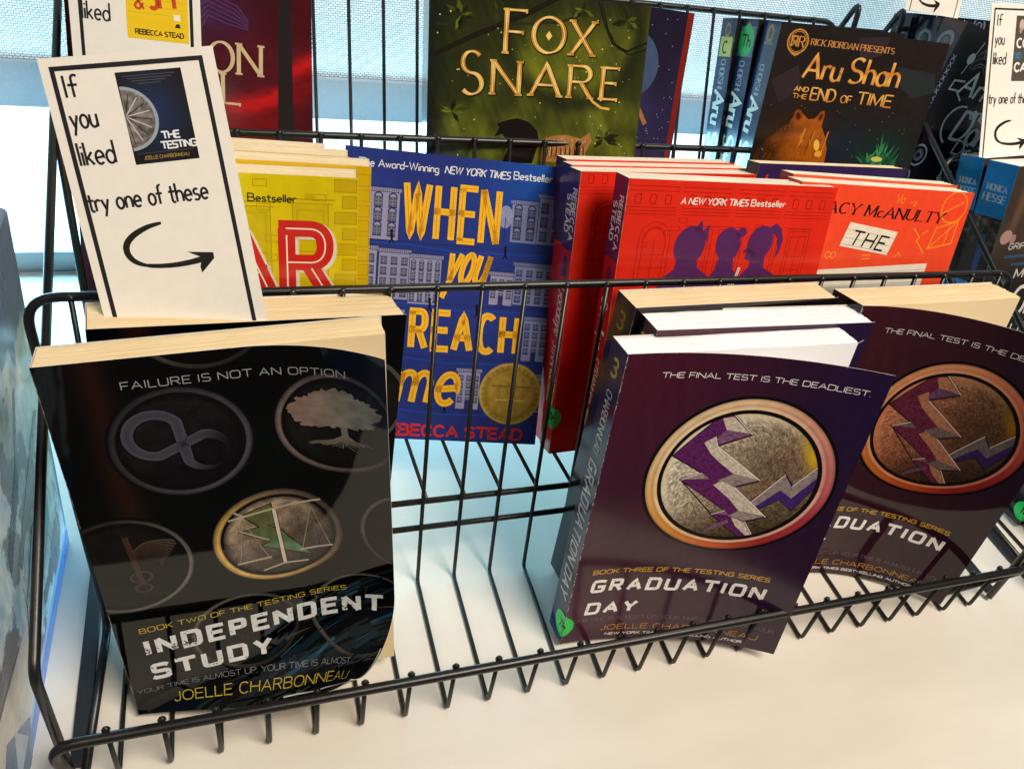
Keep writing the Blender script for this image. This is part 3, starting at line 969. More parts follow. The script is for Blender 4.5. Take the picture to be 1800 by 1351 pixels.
def make_book(key, label, group=None, pages=None, mat=None, front=None, front_base=C(40, 40, 40), spine=None, spine_base=None,
              back_col=None, bends=(), warp=None, name='paperback_book', hard=False, step=4.0, stick=None, seed=0, edge=None, top=0.0003, spine_mat=None):
    p = POSES[key]; W, H, T = p[6:9]
    root = empty(name, frame_of(p))
    tag(root, label, 'book', group)
    mat = mat or M_SEMI
    ins = 0.0030 if hard else 0.0006
    page_block(root, W, H, T, pages or M_CREAM, ins=0.0006, top=ins if hard else top, fore=ins if hard else 0.0009, tc=0.0022 if hard else 0.0005, seed=seed)
    A = front or Art(W * 1000, H * 1000)
    th = 0.0018 if hard else 0.0003
    build_sheet('front_cover', A, root, lambda P: np.c_[P[:, 0], -P[:, 1] * 0 - P[:, 2], P[:, 1]], mat, bends, warp, th, step, front_base, H=H, edge=edge)
    S = spine or Art(T * 1000, H * 1000)
    sb = spine_base if spine_base is not None else (front_base if not callable(front_base) else C(40, 40, 40))
    build_sheet('spine', S, root, lambda P: np.c_[-P[:, 2] - 0.00002, T - P[:, 0], P[:, 1]], spine_mat or mat, (), None, th, 5.0, sb, edge=edge)
    bc = back_col if back_col is not None else (sb if not callable(sb) else C(40, 40, 40))
    build_sheet('back_cover', Art(W * 1000, H * 1000), root, lambda P: np.c_[W - P[:, 0], T + P[:, 2], P[:, 1]], mat, (), None, th, 12.0, bc, edge=edge)
    if stick: sticker(root, T, *stick)
    return root


def wh(key):
    return POSES[key][6] * 1000, POSES[key][7] * 1000


# ------------------------------------------------------------------ emblems
def medallion(A, cx, cy, R, rimf, face, rim=0.13, layer=2, shadow=True):
    """A round coin-like emblem: raised ring, dark groove, and a mottled face."""
    if shadow:
        A.disc(cx, cy, R * .8, R * 1.035, C(10, 8, 12), layer, nr=5, na=96)
    ri = R * (1 - rim)
    A.disc(cx, cy, 0, ri + .3, face, layer + 0.6, nr=60, na=220)
    A.disc(cx, cy, ri - R * .045, ri + .2, lambda r, a, x, y: np.tile(C(14, 10, 10), (len(r), 1)), layer + 2.9, nr=2, na=96)
    A.disc(cx, cy, ri, R, rimf, layer + 3.3, nr=8, na=120)


def gd_front(key, W, H, cx=78.2, cy=126.3, R=50.5, dark=1.0, u0=10.9):
    A = Art(W, H); A.lim = 1.6
    D = dark

    def rimf(r, a, x, y):
        t = (r - r.min()) / (np.ptp(r) + 1e-6)
        a = a % 360
        stops = [(0, (206, 104, 108)), (40, (222, 150, 130)), (90, (238, 200, 158)), (150, (238, 204, 160)), (185, (232, 188, 130)), (225, (226, 156, 66)), (262, (214, 110, 52)), (300, (168, 44, 44)), (335, (176, 58, 72)), (360, (206, 104, 108))]
        xs = [s[0] for s in stops]
        c = np.stack([np.interp(a, xs, [s[1][k] for s in stops]) for k in range(3)], 1)
        c = mix(c, C(248, 230, 200), np.exp(-((t - .16) / .13) ** 2) * (.45 + .45 * (np.abs(a - 290) < 90)))
        c = mix(c, c * .62, sstep(.80, 1.0, t) * .8)
        c = mix(c, c * .70, np.exp(-((t - .42) / .07) ** 2) * .7)
        return c * (0.94 + 0.12 * fbm(x * .5, y * .5)[:, None]) * D

    def face(r, a, x, y):
        dx, dy = (x - cx) / R, (y - cy) / R
        n = (.5 * fbm(x * .5, y * .5, 4) + .5 * fbm(x * 1.3 + 5, y * 1.3, 3))[:, None]; g = RNG.rand(len(r), 1)
        base = mix(C(232, 222, 202), C(150, 124, 100), sstep(-.85, .55, dx * .80 - dy * .55))
        base = mix(base, C(122, 96, 76), np.exp(-((dx - .35) / .45) ** 2 - ((dy - .1) / .5) ** 2) * .75)
        base = mix(base, C(66, 54, 34), sstep(.15, .95, -dy * .9 + dx * .35))
        base = base * (0.50 + 0.86 * n + 0.55 * (g - .5))
        rr = r / (R * .87)
        base = mix(base, C(236, 220, 184), sstep(.80, .93, rr) * sstep(.1, .9, -dx * .75 + dy * .7 + .35) * .85)
        base = mix(base, C(232, 190, 40), sstep(.74, .93, rr) * np.exp(-((np.degrees(np.arctan2(dy, dx)) - 28) / 17) ** 2) * .95)
        base = mix(base, C(206, 128, 40), sstep(.84, .96, rr) * np.exp(-((np.degrees(np.arctan2(dy, dx)) - 12) / 9) ** 2) * .8)
        base = mix(base, C(30, 22, 14), sstep(.93, 1.0, rr) * .9)
        return base * D
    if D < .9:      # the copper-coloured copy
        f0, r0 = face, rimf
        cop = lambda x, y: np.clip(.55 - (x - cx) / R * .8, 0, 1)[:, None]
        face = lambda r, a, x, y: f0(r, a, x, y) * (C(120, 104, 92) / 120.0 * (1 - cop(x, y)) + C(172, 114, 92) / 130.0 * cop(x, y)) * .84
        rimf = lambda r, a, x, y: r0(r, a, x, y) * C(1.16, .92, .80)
    medallion(A, cx, cy, R, rimf, face)
    s = R / 50.5
    q = lambda u, v: (cx + (u - 78.2) * s, cy + (v - 126.3) * s)
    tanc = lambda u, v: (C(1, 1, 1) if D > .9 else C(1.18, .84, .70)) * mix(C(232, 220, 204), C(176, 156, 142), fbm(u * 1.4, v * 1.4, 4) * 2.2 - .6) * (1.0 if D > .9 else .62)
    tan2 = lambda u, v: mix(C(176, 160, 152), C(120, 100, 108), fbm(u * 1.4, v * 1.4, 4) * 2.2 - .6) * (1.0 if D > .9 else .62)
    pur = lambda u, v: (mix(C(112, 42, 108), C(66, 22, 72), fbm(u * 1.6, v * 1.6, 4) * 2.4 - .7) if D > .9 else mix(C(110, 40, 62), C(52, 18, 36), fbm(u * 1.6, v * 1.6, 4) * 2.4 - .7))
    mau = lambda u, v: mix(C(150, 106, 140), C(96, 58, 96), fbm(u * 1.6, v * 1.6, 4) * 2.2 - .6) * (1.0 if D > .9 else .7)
    dk = C(36, 22, 26) * D
    L = 3.2
    # main bolt: three stepped zigzags, light upper facet and violet lower facet
    upper = [q(58, 164), q(66, 166), q(78.4, 155), q(62, 146.2), q(91, 126.2), q(78.4, 120.2), q(100.8, 102.2), q(90.4, 97.4), q(99.4, 85.0), q(93, 83.4), q(70.6, 100.2), q(77.4, 103.6), q(47.4, 123.2), q(58, 128.2), q(39.0, 139.2)]
    A.line(upper + [upper[0]], 1.1, dk, L, closed=True)
    A.poly(upper, pur, L + .2)
    A.poly([q(60, 163.6), q(65.6, 165), q(77.2, 155.4), q(64, 156.6)], tanc, L + .6)
    A.poly([q(64, 156.6), q(77.4, 155.0), q(61.4, 146.9), q(59.4, 150.2)], mau, L + .6)
    A.poly([q(54, 148), q(59.6, 152.4), q(62, 146.4), q(90.2, 126.6), q(75.5, 128.8), q(66, 135.6), q(60, 140.5)], tanc, L + .7)
    A.poly([q(75.5, 128.8), q(90.0, 126.4), q(78.2, 120.9), q(68, 124)], tan2, L + .7)
    A.poly([q(70, 123.6), q(77.8, 120.4), q(100, 102.6), q(85, 104.4), q(77, 112.4), q(66.4, 120.6)], tanc, L + .8)
    A.poly([q(85, 104.4), q(99.6, 102.2), q(90, 97.9), q(80, 100)], tan2, L + .8)
    A.poly([q(82, 99.6), q(89.8, 97.0), q(98.8, 85.2), q(94.6, 86.6), q(86, 93.6)], tanc, L + .9)
    A.poly([q(48.2, 123.4), q(58, 128.2), q(63, 124.6)], tan2, L + .9)
    A.poly([q(71.4, 100.4), q(77.6, 103.6), q(80.5, 100.8)], mau, L + .9)
    for a, b in (((66, 166), (78.4, 155)), ((62, 146.2), (91, 126.2)), ((78.4, 120.2), (100.8, 102.2)), ((90.4, 97.4), (99.4, 85.0)), ((58, 128.2), (47.4, 123.2)), ((77.4, 103.6), (70.6, 100.2)), ((89.6, 110.4), (103, 132.4)), ((108.6, 125.6), (121, 145.5))):
        A.line([q(*a), q(*b)], .45, C(250, 240, 226) * (1 if D > .9 else .8), L + 1.2)       # lit upper edge of each step
    for a, b in (((78.4, 155), (62, 146.2)), ((91, 126.2), (78.4, 120.2)), ((100.8, 102.2), (90.4, 97.4)), ((47.4, 123.2), (70.6, 100.2)), ((39, 139.2), (58, 128.2))):
        A.line([q(*a), q(*b)], .7, C(40, 24, 24), L + 1.15)
    # side bolt
    side = [q(89.6, 110.4), q(103, 132.4), q(108.6, 125.6), q(121, 145.5), q(122.3, 133), q(112.6, 109.6), q(104.6, 115.6), q(94.6, 106.6)]
    A.line(side + [side[0]], 1.0, dk, L, closed=True)
    A.poly(side, lambda u, v: mix(C(78, 48, 128), C(48, 30, 92), fbm(u * 1.5, v * 1.5) * 2.0 - .5) * D, L + .3)
    A.poly([q(89.8, 110.5), q(102.9, 131.9), q(108.2, 125.2), q(120.6, 144.6), q(121.4, 137.4), q(110.4, 117.6), q(103.2, 121.8), q(93.4, 109)], tan2, L + .7)
    A.poly([q(72, 91), q(80, 97.4), q(82, 95.4), q(67.5, 85.6)], mau, L + .4)
    # writing
    wht = C(236, 232, 232); gold = C(206, 158, 52); gry = C(120, 98, 112)
    for k in range(150):      # scuffs along the fold and the top edge
        r_e = random.Random(k * 7 + 1)
        if k < 100: x, y = r_e.uniform(0, .55) ** 1.3, r_e.uniform(2, H - 1)
        else: x, y = r_e.uniform(2, W - 2), H - r_e.uniform(0, .5)
        A.line([(x, y), (x + r_e.uniform(-.1, .2), y + r_e.uniform(.3, 1.6) if k < 100 else y)], r_e.uniform(.12, .4), C(206, 196, 196), 5)
    A.text('THE FINAL TEST IS THE DEADLIEST.', 21.2, 187.1, 2.95, wht * (1 if D > .9 else .86), w=.42, width=107.0, sq=3.6)
    A.text('BOOK THREE OF THE TESTING SERIES', u0, 55.9, 3.0, gold, w=.62, width=105.5, sq=3.6, track=.22, slant=.06)
    A.text('GRADUATION', u0 + 1.4, 41.8, 8.2, C(246, 242, 238), w=2.2, width=103.5, oct_=True, track=.50, slant=.07, layer=4)
    A.text('DAY', u0 + 1.6, 23.6, 7.9, C(246, 242, 238), w=2.2, width=30, oct_=True, track=.46, slant=.07, layer=4)
    inkb = lambda u, v: C(62, 26, 48) + 0 * u[:, None]
    A.specks(u0, 40, u0 + 108, 52, 120, .12, .42, C(70, 34, 56), 6.5, seed=4)
    A.specks(u0, 22, u0 + 34, 33, 46, .12, .42, C(70, 34, 56), 6.5, seed=9)
    for lx in (u0 + 32, u0 + 66):
        A.specks(lx - 3, 46, lx + 4, 51, 26, .2, .6, C(70, 34, 56), 6.6, seed=int(lx))
    A.text('YOUR TIME IS ALMOST UP. YOUR TIME IS ALMOST UP. YOUR', 2.6, 16.8, 2.9, gry, w=.30, width=127.5, sq=2.6)
    A.text('JOELLE CHARBONNEAU', 24.4, 8.3, 4.0, C(196, 140, 48), w=.5, width=98, sq=2.4, track=.2)
    A.text('NEW YORK TIMES BEST-SELLING AUTHOR', 28.4, 3.4, 1.9, wht, w=.42, width=86, sq=3, track=.2)
    return A


def gd_base(u, v):
    n = fbm(u * .03, v * .02, 4)
    c = mix(C(62, 22, 44), C(44, 18, 46), sstep(.3, .9, u / 136 + .4 * (n - .5)))
    c = mix(c, C(34, 20, 62), sstep(.55, 1.0, u / 136) * sstep(.35, .9, v / 200) * .8)
    c = mix(c, C(84, 22, 42), sstep(.6, 1, v / 200) * sstep(.5, 0, u / 136) * .5)
    st = vnoise(u * .45 + v * .10, v * .02)
    return c * (0.92 + 0.16 * st[:, None])


def gd_spine(T, H):
    S = Art(T, H)
    S.text('3', T * .34, H - 17.5, 9.5, C(226, 200, 60), w=1.7, xs=.95, slant=.05)
    S.text('CHARBONNEAU', T * .36, H - 26, 5.6, C(228, 226, 230), w=.62, width=38, sq=3, rot=-90)
    S.text('GRADUATION DAY', T * .28, H - 70, 8.2, C(220, 220, 230), w=1.45, width=98, oct_=True, rot=-90, track=.36, slant=.05)
    return S


def three_only(T, H):
    S = Art(T, H)
    S.text('3', T * .34, H - 17.5, 9.5, C(150, 132, 60), w=1.6, xs=.95, slant=.05)
    return S


gd_sb = lambda u, v: mix(C(46, 28, 72), C(50, 50, 82), sstep(.75, .2, v / 200)) * (0.9 + .2 * fbm(u * .2, v * .05)[:, None])


def independent_front(W, H):
    A = Art(W, H); A.lim = 3.0

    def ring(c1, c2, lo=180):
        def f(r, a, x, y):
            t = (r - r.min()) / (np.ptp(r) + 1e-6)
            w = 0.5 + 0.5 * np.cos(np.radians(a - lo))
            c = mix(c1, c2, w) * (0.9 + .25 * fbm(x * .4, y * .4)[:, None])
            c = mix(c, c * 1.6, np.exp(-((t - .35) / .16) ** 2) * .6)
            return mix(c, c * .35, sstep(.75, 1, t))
        return f

    def dface(c1, c2):
        def f(r, a, x, y):
            n = fbm(x * .25, y * .25, 4)[:, None]
            c = mix(c1, c2, sstep(-.8, .8, np.cos(np.radians(a - 120)) * r / r.max())) * (.55 + .7 * n + .35 * (RNG.rand(len(r), 1) - .5))
            return mix(c, C(4, 4, 5), sstep(.82, 1, r / r.max()) * .85)
        return f
    # endless loop, upper left
    cx, cy, R = 46.2, 165.5, 27.8
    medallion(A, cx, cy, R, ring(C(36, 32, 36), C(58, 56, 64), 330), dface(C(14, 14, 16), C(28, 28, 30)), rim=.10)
    loop = []
    arc = [(11.0, 8.8, t) for t in range(-6, 123, 8)] + [(-10.4, 10.4, t) for t in range(302, 57, -8)] + [(11.0, 8.8, t) for t in range(-122, -22, 8)]
    for ox, rr, t in arc:
        x, y = ox + rr * math.cos(math.radians(t)), rr * math.sin(math.radians(t))
        r = math.radians(-30)
        loop.append((cx - .6 + x * math.cos(r) - y * math.sin(r), cy + x * math.sin(r) + y * math.cos(r)))
    fade = lambda u, v: mix(C(74, 71, 82), C(17, 17, 20), sstep(cx + 4, cx + 22, u + (cy - v) * .35))
    wid = lambda k: (lambda t, s: k * min(1.0, .18 + 5.0 * min(s, 1 - s)))
    A.line(loop, wid(5.6), C(4, 4, 5), 4.0, step=1.5)
    A.line(loop, wid(4.6), fade, 4.4, step=1.5)
    A.line(loop, wid(2.4), lambda u, v: fade(u, v) * .86, 4.7, step=1.5)
    # tree, upper right
    cx, cy, R = 110.5, 169.0, 27.2
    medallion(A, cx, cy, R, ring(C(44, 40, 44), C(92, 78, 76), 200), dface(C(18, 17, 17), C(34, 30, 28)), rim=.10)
    rnd = random.Random(3)
    tr = lambda u, v: mix(C(148, 122, 108), C(126, 126, 118), sstep(90, 122, u)) * (.72 + .5 * fbm(u * .3, v * .3)[:, None])
    crown = []
    for k in range(90):
        a = 2 * math.pi * k / 90
        r = 1 + rnd.uniform(-.09, .09) + .08 * math.sin(5 * a)
        crown.append((cx - 1.5 + 19.5 * r * math.cos(a) * (1.0), cy + 5.5 + (12.5 if math.sin(a) > 0 else 7.5) * r * math.sin(a)))
    A.line(crown + [crown[0]], 1.1, C(6, 5, 5), 4.0, closed=True)
    A.poly(crown, tr, 4.3)
    A.poly([(cx + .4, cy - 1), (cx + 3.2, cy - 1), (cx + 3.6, cy - 6), (cx + 7, cy - 8.6), (cx - 4, cy - 8.6), (cx + .6, cy - 6)], C(122, 118, 110), 4.5)
    for k in range(22):
        a = math.radians(200 + k * 6.5)
        l = rnd.uniform(7, 15)
        A.line([(cx + 1.8, cy - 7.5), (cx + 1.8 + l * .6 * math.cos(a) + rnd.uniform(-1, 1), cy - 7.5 + l * .32 * math.sin(a)), (cx + 1.8 + l * 1.25 * math.cos(a), cy - 7.5 + l * .46 * math.sin(a))], rnd.uniform(.25, .6), C(112, 106, 92), 4.6)
    # balance scales with a bolt, centre
    cx, cy, R = 79.2, 104.6, 29.2
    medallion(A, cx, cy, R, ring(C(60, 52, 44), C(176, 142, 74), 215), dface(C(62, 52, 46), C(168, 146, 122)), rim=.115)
    A.disc(cx, cy, R * .885, R * .925, C(196, 176, 128), 5.0, nr=1, na=110, a0=70, a1=330)
    met = C(178, 166, 146)
    bolt = [(cx - 15, cy + 16.5), (cx - 2, cy + 21), (cx - 1, cy + 8.5), (cx - 5, cy + 8.5), (cx + 1.5, cy + 4), (cx + 4, cy - 1), (cx + 14, cy - 14), (cx - 8, cy - 4), (cx - 4, cy - 1.5), (cx - 17, cy + 6.5), (cx - 8, cy + 8)]
    A.line(bolt + [bolt[0]], .9, C(14, 12, 10), 5.2, closed=True)
    A.poly(bolt, lambda u, v: mix(C(92, 96, 58), C(86, 122, 88), sstep(cy + 12, cy - 10, v)) * (.8 + .4 * fbm(u * .4, v * .4)[:, None]), 5.4)
    A.line([(cx - 17, cy + 7.2), (cx - 4.6, cy - 1)], .8, met, 5.7)
    A.line([(cx - 1, cy + 18.6), (cx + 1.2, cy - 17)], 2.2, C(20, 16, 14), 5.7)
    A.line([(cx - 1, cy + 18.6), (cx + 1.2, cy - 17)], 1.6, C(206, 194, 172), 5.9)
    A.line([(cx - 21, cy + 14.4), (cx - 1, cy + 18), (cx + 20, cy + 20.6)], 1.0, met, 5.9)
    A.line([(cx - 18, cy + 18.6), (cx - 13.5, cy + 15.2)], .9, met, 6.0)
    A.line([(cx - 9, cy - 20.6), (cx + 1, cy - 17.6), (cx + 12, cy - 18.4)], 1.1, met, 5.9)
    for px, py, s in ((cx - 12, cy - 12.5, 1), (cx + 16.5, cy - 9.5, 1)):
        A.line([(px - 8, py - .8), (px, py), (px + 7.4, py + .6)], 1.1, met, 6.1)
        tx = px - 3 if px < cx else px - 1.2
        A.line([(tx, py + 26), (px - 6.6, py)], .35, C(150, 138, 118), 6.1)
        A.line([(tx, py + 26), (px + 6.4, py + .4)], .35, C(150, 138, 118), 6.1)
        A.line([(tx + .2, py + 26), (px, py)], .25, C(110, 100, 88), 6.1)
    # winged staff, lower left, and further rings cut by the edges
    cx, cy, R = 12.5, 101.0, 28.6
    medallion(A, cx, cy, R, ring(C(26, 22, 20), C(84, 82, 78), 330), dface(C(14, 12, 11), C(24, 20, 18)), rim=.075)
    A.line([(cx + 3, cy + 18), (cx + 5.5, cy - 12)], 2.6, C(62, 42, 34), 4.6)
    for k in range(10):       # feathers fanning from the staff
        t = k / 9.0
        A.line(smooth([(cx + 5.2, cy + 2 + t * 7), (cx + 9 + t * 1.5, cy + 4 + t * 9), (cx + 14 + t * 5, cy + 1.5 + t * 11.5), (cx + 15 + t * 8.5, cy - 2 + t * 13)]), 1.15, mix(C(44, 34, 28), C(74, 62, 50), t), 4.6)
        A.line(smooth([(cx + 5.4, cy + 1.6 + t * 7), (cx + 9.2 + t * 1.5, cy + 3.5 + t * 9), (cx + 14.2 + t * 5, cy + .9 + t * 11.5)]), .3, C(16, 13, 12), 4.9)
    for r1, yy in ((5.0, -7), (4.0, -14)):
        A.disc(cx + 5.5, cy + yy, r1 - 1.3, r1, C(58, 50, 42), 4.7, nr=1, na=40, sq=.75)
    for x, y, r2, a in ((144, 107, 27.5, 0), (58, 43, 26, 0), (60, 227, 27, 0), (116, 44, 27, 0)):
        A.disc(x, y, r2 - 2.2, r2, ring(C(30, 28, 26), C(74, 72, 64), 140), 2.4, nr=4, na=90)
    # streaks of blue light at the lower right
    for k in range(46):
        x = rnd.uniform(62, 122); y = rnd.uniform(2, 46) + (x - 62) * .25
        l = rnd.uniform(8, 30); a = math.radians(rnd.uniform(28, 40))
        A.line([(x, y), (x + l * math.cos(a), y + l * math.sin(a))], rnd.uniform(.3, 2.4), mix(C(8, 16, 24), C(34, 74, 92), rnd.random() ** 1.6), 2.2)
    wht = C(228, 228, 228)
    A.text('FAILURE IS NOT AN OPTION.', 28.6, 194.3, 3.4, C(158, 158, 160), w=.42, layer=6.2, width=87, sq=3.8, track=.24)
    A.text('BOOK TWO OF THE TESTING SERIES', 10.8, 57.2, 3.2, C(190, 166, 60), w=.46, width=97, sq=3.8, track=.24)
    A.text('INDEPENDENT', 12.0, 41.6, 9.6, wht, w=2.6, width=113, oct_=True, track=.52)
    A.text('STUDY', 12.0, 23.6, 9.4, wht, w=2.6, width=56, oct_=True, track=.50)
    A.specks(10, 39, 128, 53, 150, .12, .5, C(16, 16, 18), 6.5, seed=14)
    A.specks(10, 22, 70, 35, 80, .12, .5, C(16, 16, 18), 6.5, seed=15)
    for lx in (12, 22, 30, 106, 117):
        A.specks(lx - 2, 41, lx + 4, 46, 22, .25, .7, C(16, 16, 18), 6.6, seed=lx)
    A.line([(76, .5), (84, .9), (92, .4), (101, 1.0), (110, .5), (121, .7), (131, 1.2)], .9, C(214, 210, 204), 6)
    A.line([(131.4, 2), (131.7, 12), (131.2, 24)], .7, C(206, 202, 196), 6)
    A.text('YOUR TIME IS ALMOST UP. YOUR TIME IS ALMOST', 2.2, 14.4, 2.9, C(120, 120, 120), w=.30, width=110, sq=2.6)
    A.text('JOELLE CHARBONNEAU', 18.4, 5.2, 5.2, C(176, 152, 52), w=.55, width=96, sq=2.4, track=.2)
    pass
    return A


def is_base(u, v):
    n = fbm(u * .035, v * .03, 4)
    c = mix(C(5, 5, 6), C(4, 15, 9), sstep(.45, .7, n) * sstep(200, 120, v))
    c = mix(c, C(46, 18, 10), np.exp(-((u - 20 - 5 * (n - .5)) / 6) ** 2) * sstep(70, 130, v) * .75)  # red-brown reflection painted into the upper left of the glossy cover
    c = mix(c, C(5, 10, 15), sstep(60, 120, u) * sstep(60, 10, v))
    return c


def is_warp(v):
    o = v.copy()
    k = np.clip((v[:, 0] - 8) / 118, 0, 1.2)
    low = sstep(95, 55, v[:, 1])
    o[:, 1] += 8.0 * k ** 1.15 * low * np.clip(1 - np.maximum(0, 45 - v[:, 1]) / 150, 0, 1)
    return o


W, H = wh('IS1')
make_book('IS1', 'glossy black paperback with round metal emblems, its lower corner curled, in the front basket', 'dark paperbacks in the front basket', M_CREAM, M_GLOSS,
          independent_front(W, H), is_base, spine_base=C(14, 13, 14), bends=[(1.1932, .1856, 49.1572), (-.1169, .0721, 11.7979)], warp=is_warp, step=1.8, seed=1)
W, H = wh('IS2')
A = Art(W, H)
A.disc(112, 158, 24.5, 26.6, C(70, 68, 66), 2, nr=2, na=80)
A.disc(112, 158, 0, 24, lambda r, a, x, y: mix(C(40, 38, 36), C(18, 17, 17), r / 24.0), 2, nr=6, na=40)
A.disc(120, 98, 20, 22, C(60, 58, 54), 2, nr=2, na=80)
make_book('IS2', 'black paperback with cream pages standing behind the glossy black one, a card stuck in it', 'dark paperbacks in the front basket', M_CREAM, M_GLOSS, A, is_base, spine_base=C(14, 13, 14), seed=2)

W, H = wh('GD1')
make_book('GD1', 'purple paperback with white pages, lightning emblem and cover bent open, front of its row', 'dark paperbacks in the front basket', M_WHITE, M_SEMI,
          gd_front('GD1', W, H), gd_base, gd_spine(POSES['GD1'][8] * 1000, H), gd_sb, bends=[(.0211, .0043, 3.9342)], step=2.5, seed=3,
          stick=(.0060, .0235, C(40, 200, 84), 'Th'))
W, H = wh('GD2')
A = Art(W, H)
A.line([(113, 178), (133, 190)], .5, C(220, 216, 214), 3)
S = gd_spine(POSES['GD2'][8] * 1000, H)
make_book('GD2', 'purple paperback with white pages, second in the row behind the bent lightning cover', 'dark paperbacks in the front basket', M_WHITE, M_SEMI, A, gd_base, S, C(40, 24, 52), seed=4)
W, H = wh('GD3')
make_book('GD3', 'dark paperback with yellowed pages and a gold 3, last behind the two purple ones', 'dark paperbacks in the front basket', M_CREAM, M_SEMI, Art(W, H), C(26, 14, 22),
          three_only(POSES['GD3'][8] * 1000, H), C(20, 12, 19), seed=5)
W, H = wh('GD4')
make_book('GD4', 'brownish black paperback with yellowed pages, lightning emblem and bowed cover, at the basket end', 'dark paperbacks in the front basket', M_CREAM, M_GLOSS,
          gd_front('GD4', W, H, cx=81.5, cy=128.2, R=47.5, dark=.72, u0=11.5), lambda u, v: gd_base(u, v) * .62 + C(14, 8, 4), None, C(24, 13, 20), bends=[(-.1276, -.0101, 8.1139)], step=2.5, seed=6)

# ------------------------------------------------------------------ second tier: bright paperbacks
def building(A, x0, y0, x1, y1, cols, rows, wall, ink, layer=1.2, seed=0, arch=False, stoop=False):
    r = random.Random(seed)
    A.grid(x0, y0, x1, y1, wall, layer, 10)
    bx = [(x0, y0), (x0, y1), (x1, y1), (x1, y0)]
    A.line(bx, .38, ink, layer + .4, step=20)
    A.grid(x0 - .8, y1 - 2.6, x1 + .8, y1, wall * .94, layer + .45, 20)
    A.line([(x0 - .8, y1), (x1 + .8, y1)], .5, ink, layer + .6, step=30)
    A.line([(x0 - .8, y1 - 2.6), (x1 + .8, y1 - 2.6)], .35, ink, layer + .6, step=30)
    k = x0
    while k < x1:
        A.line([(k, y1 - 2.4), (k, y1 - .3)], .22, ink, layer + .6); k += 1.3
    cw = (x1 - x0) / cols; rh = (y1 - 4 - y0 - (4 if stoop else 1)) / rows
    for i in range(cols):
        for j in range(rows):
            a, b = x0 + cw * (i + .22), x0 + cw * (i + .78)
            c, d = y0 + (4 if stoop else 1) + rh * (j + .16), y0 + (4 if stoop else 1) + rh * (j + .82)
            A.grid(a, c, b, d, wall * .62, layer + .5, 20)
            A.line([(a, c), (a, d), (b, d), (b, c), (a, c)], .3, ink, layer + .8, closed=True, step=30)
            A.line([((a + b) / 2, c), ((a + b) / 2, d)], .2, wall * 1.04, layer + .8, step=30)
            for q in (.33, .66):
                A.line([(a, c + (d - c) * q), (b, c + (d - c) * q)], .2, wall * 1.04, layer + .8, step=30)
            A.line([(a - .4, c - .3), (b + .4, c - .3)], .4, ink, layer + .8, step=30)
            if arch:
                A.disc((a + b) / 2, d, (b - a) * .42, (b - a) * .58, ink, layer + .8, nr=1, na=12, a0=0, a1=180)
    if stoop:
        m = (x0 + x1) / 2
        A.grid(m - 1.6, y0, m + 1.6, y0 + 6, ink * 1.2, layer + .9, 20)
        for q in range(4):
            A.line([(m - 2.6 - q * .5, y0 - q * .8), (m + 2.6 + q * .5, y0 - q * .8)], .35, ink, layer + 1.0, step=20)


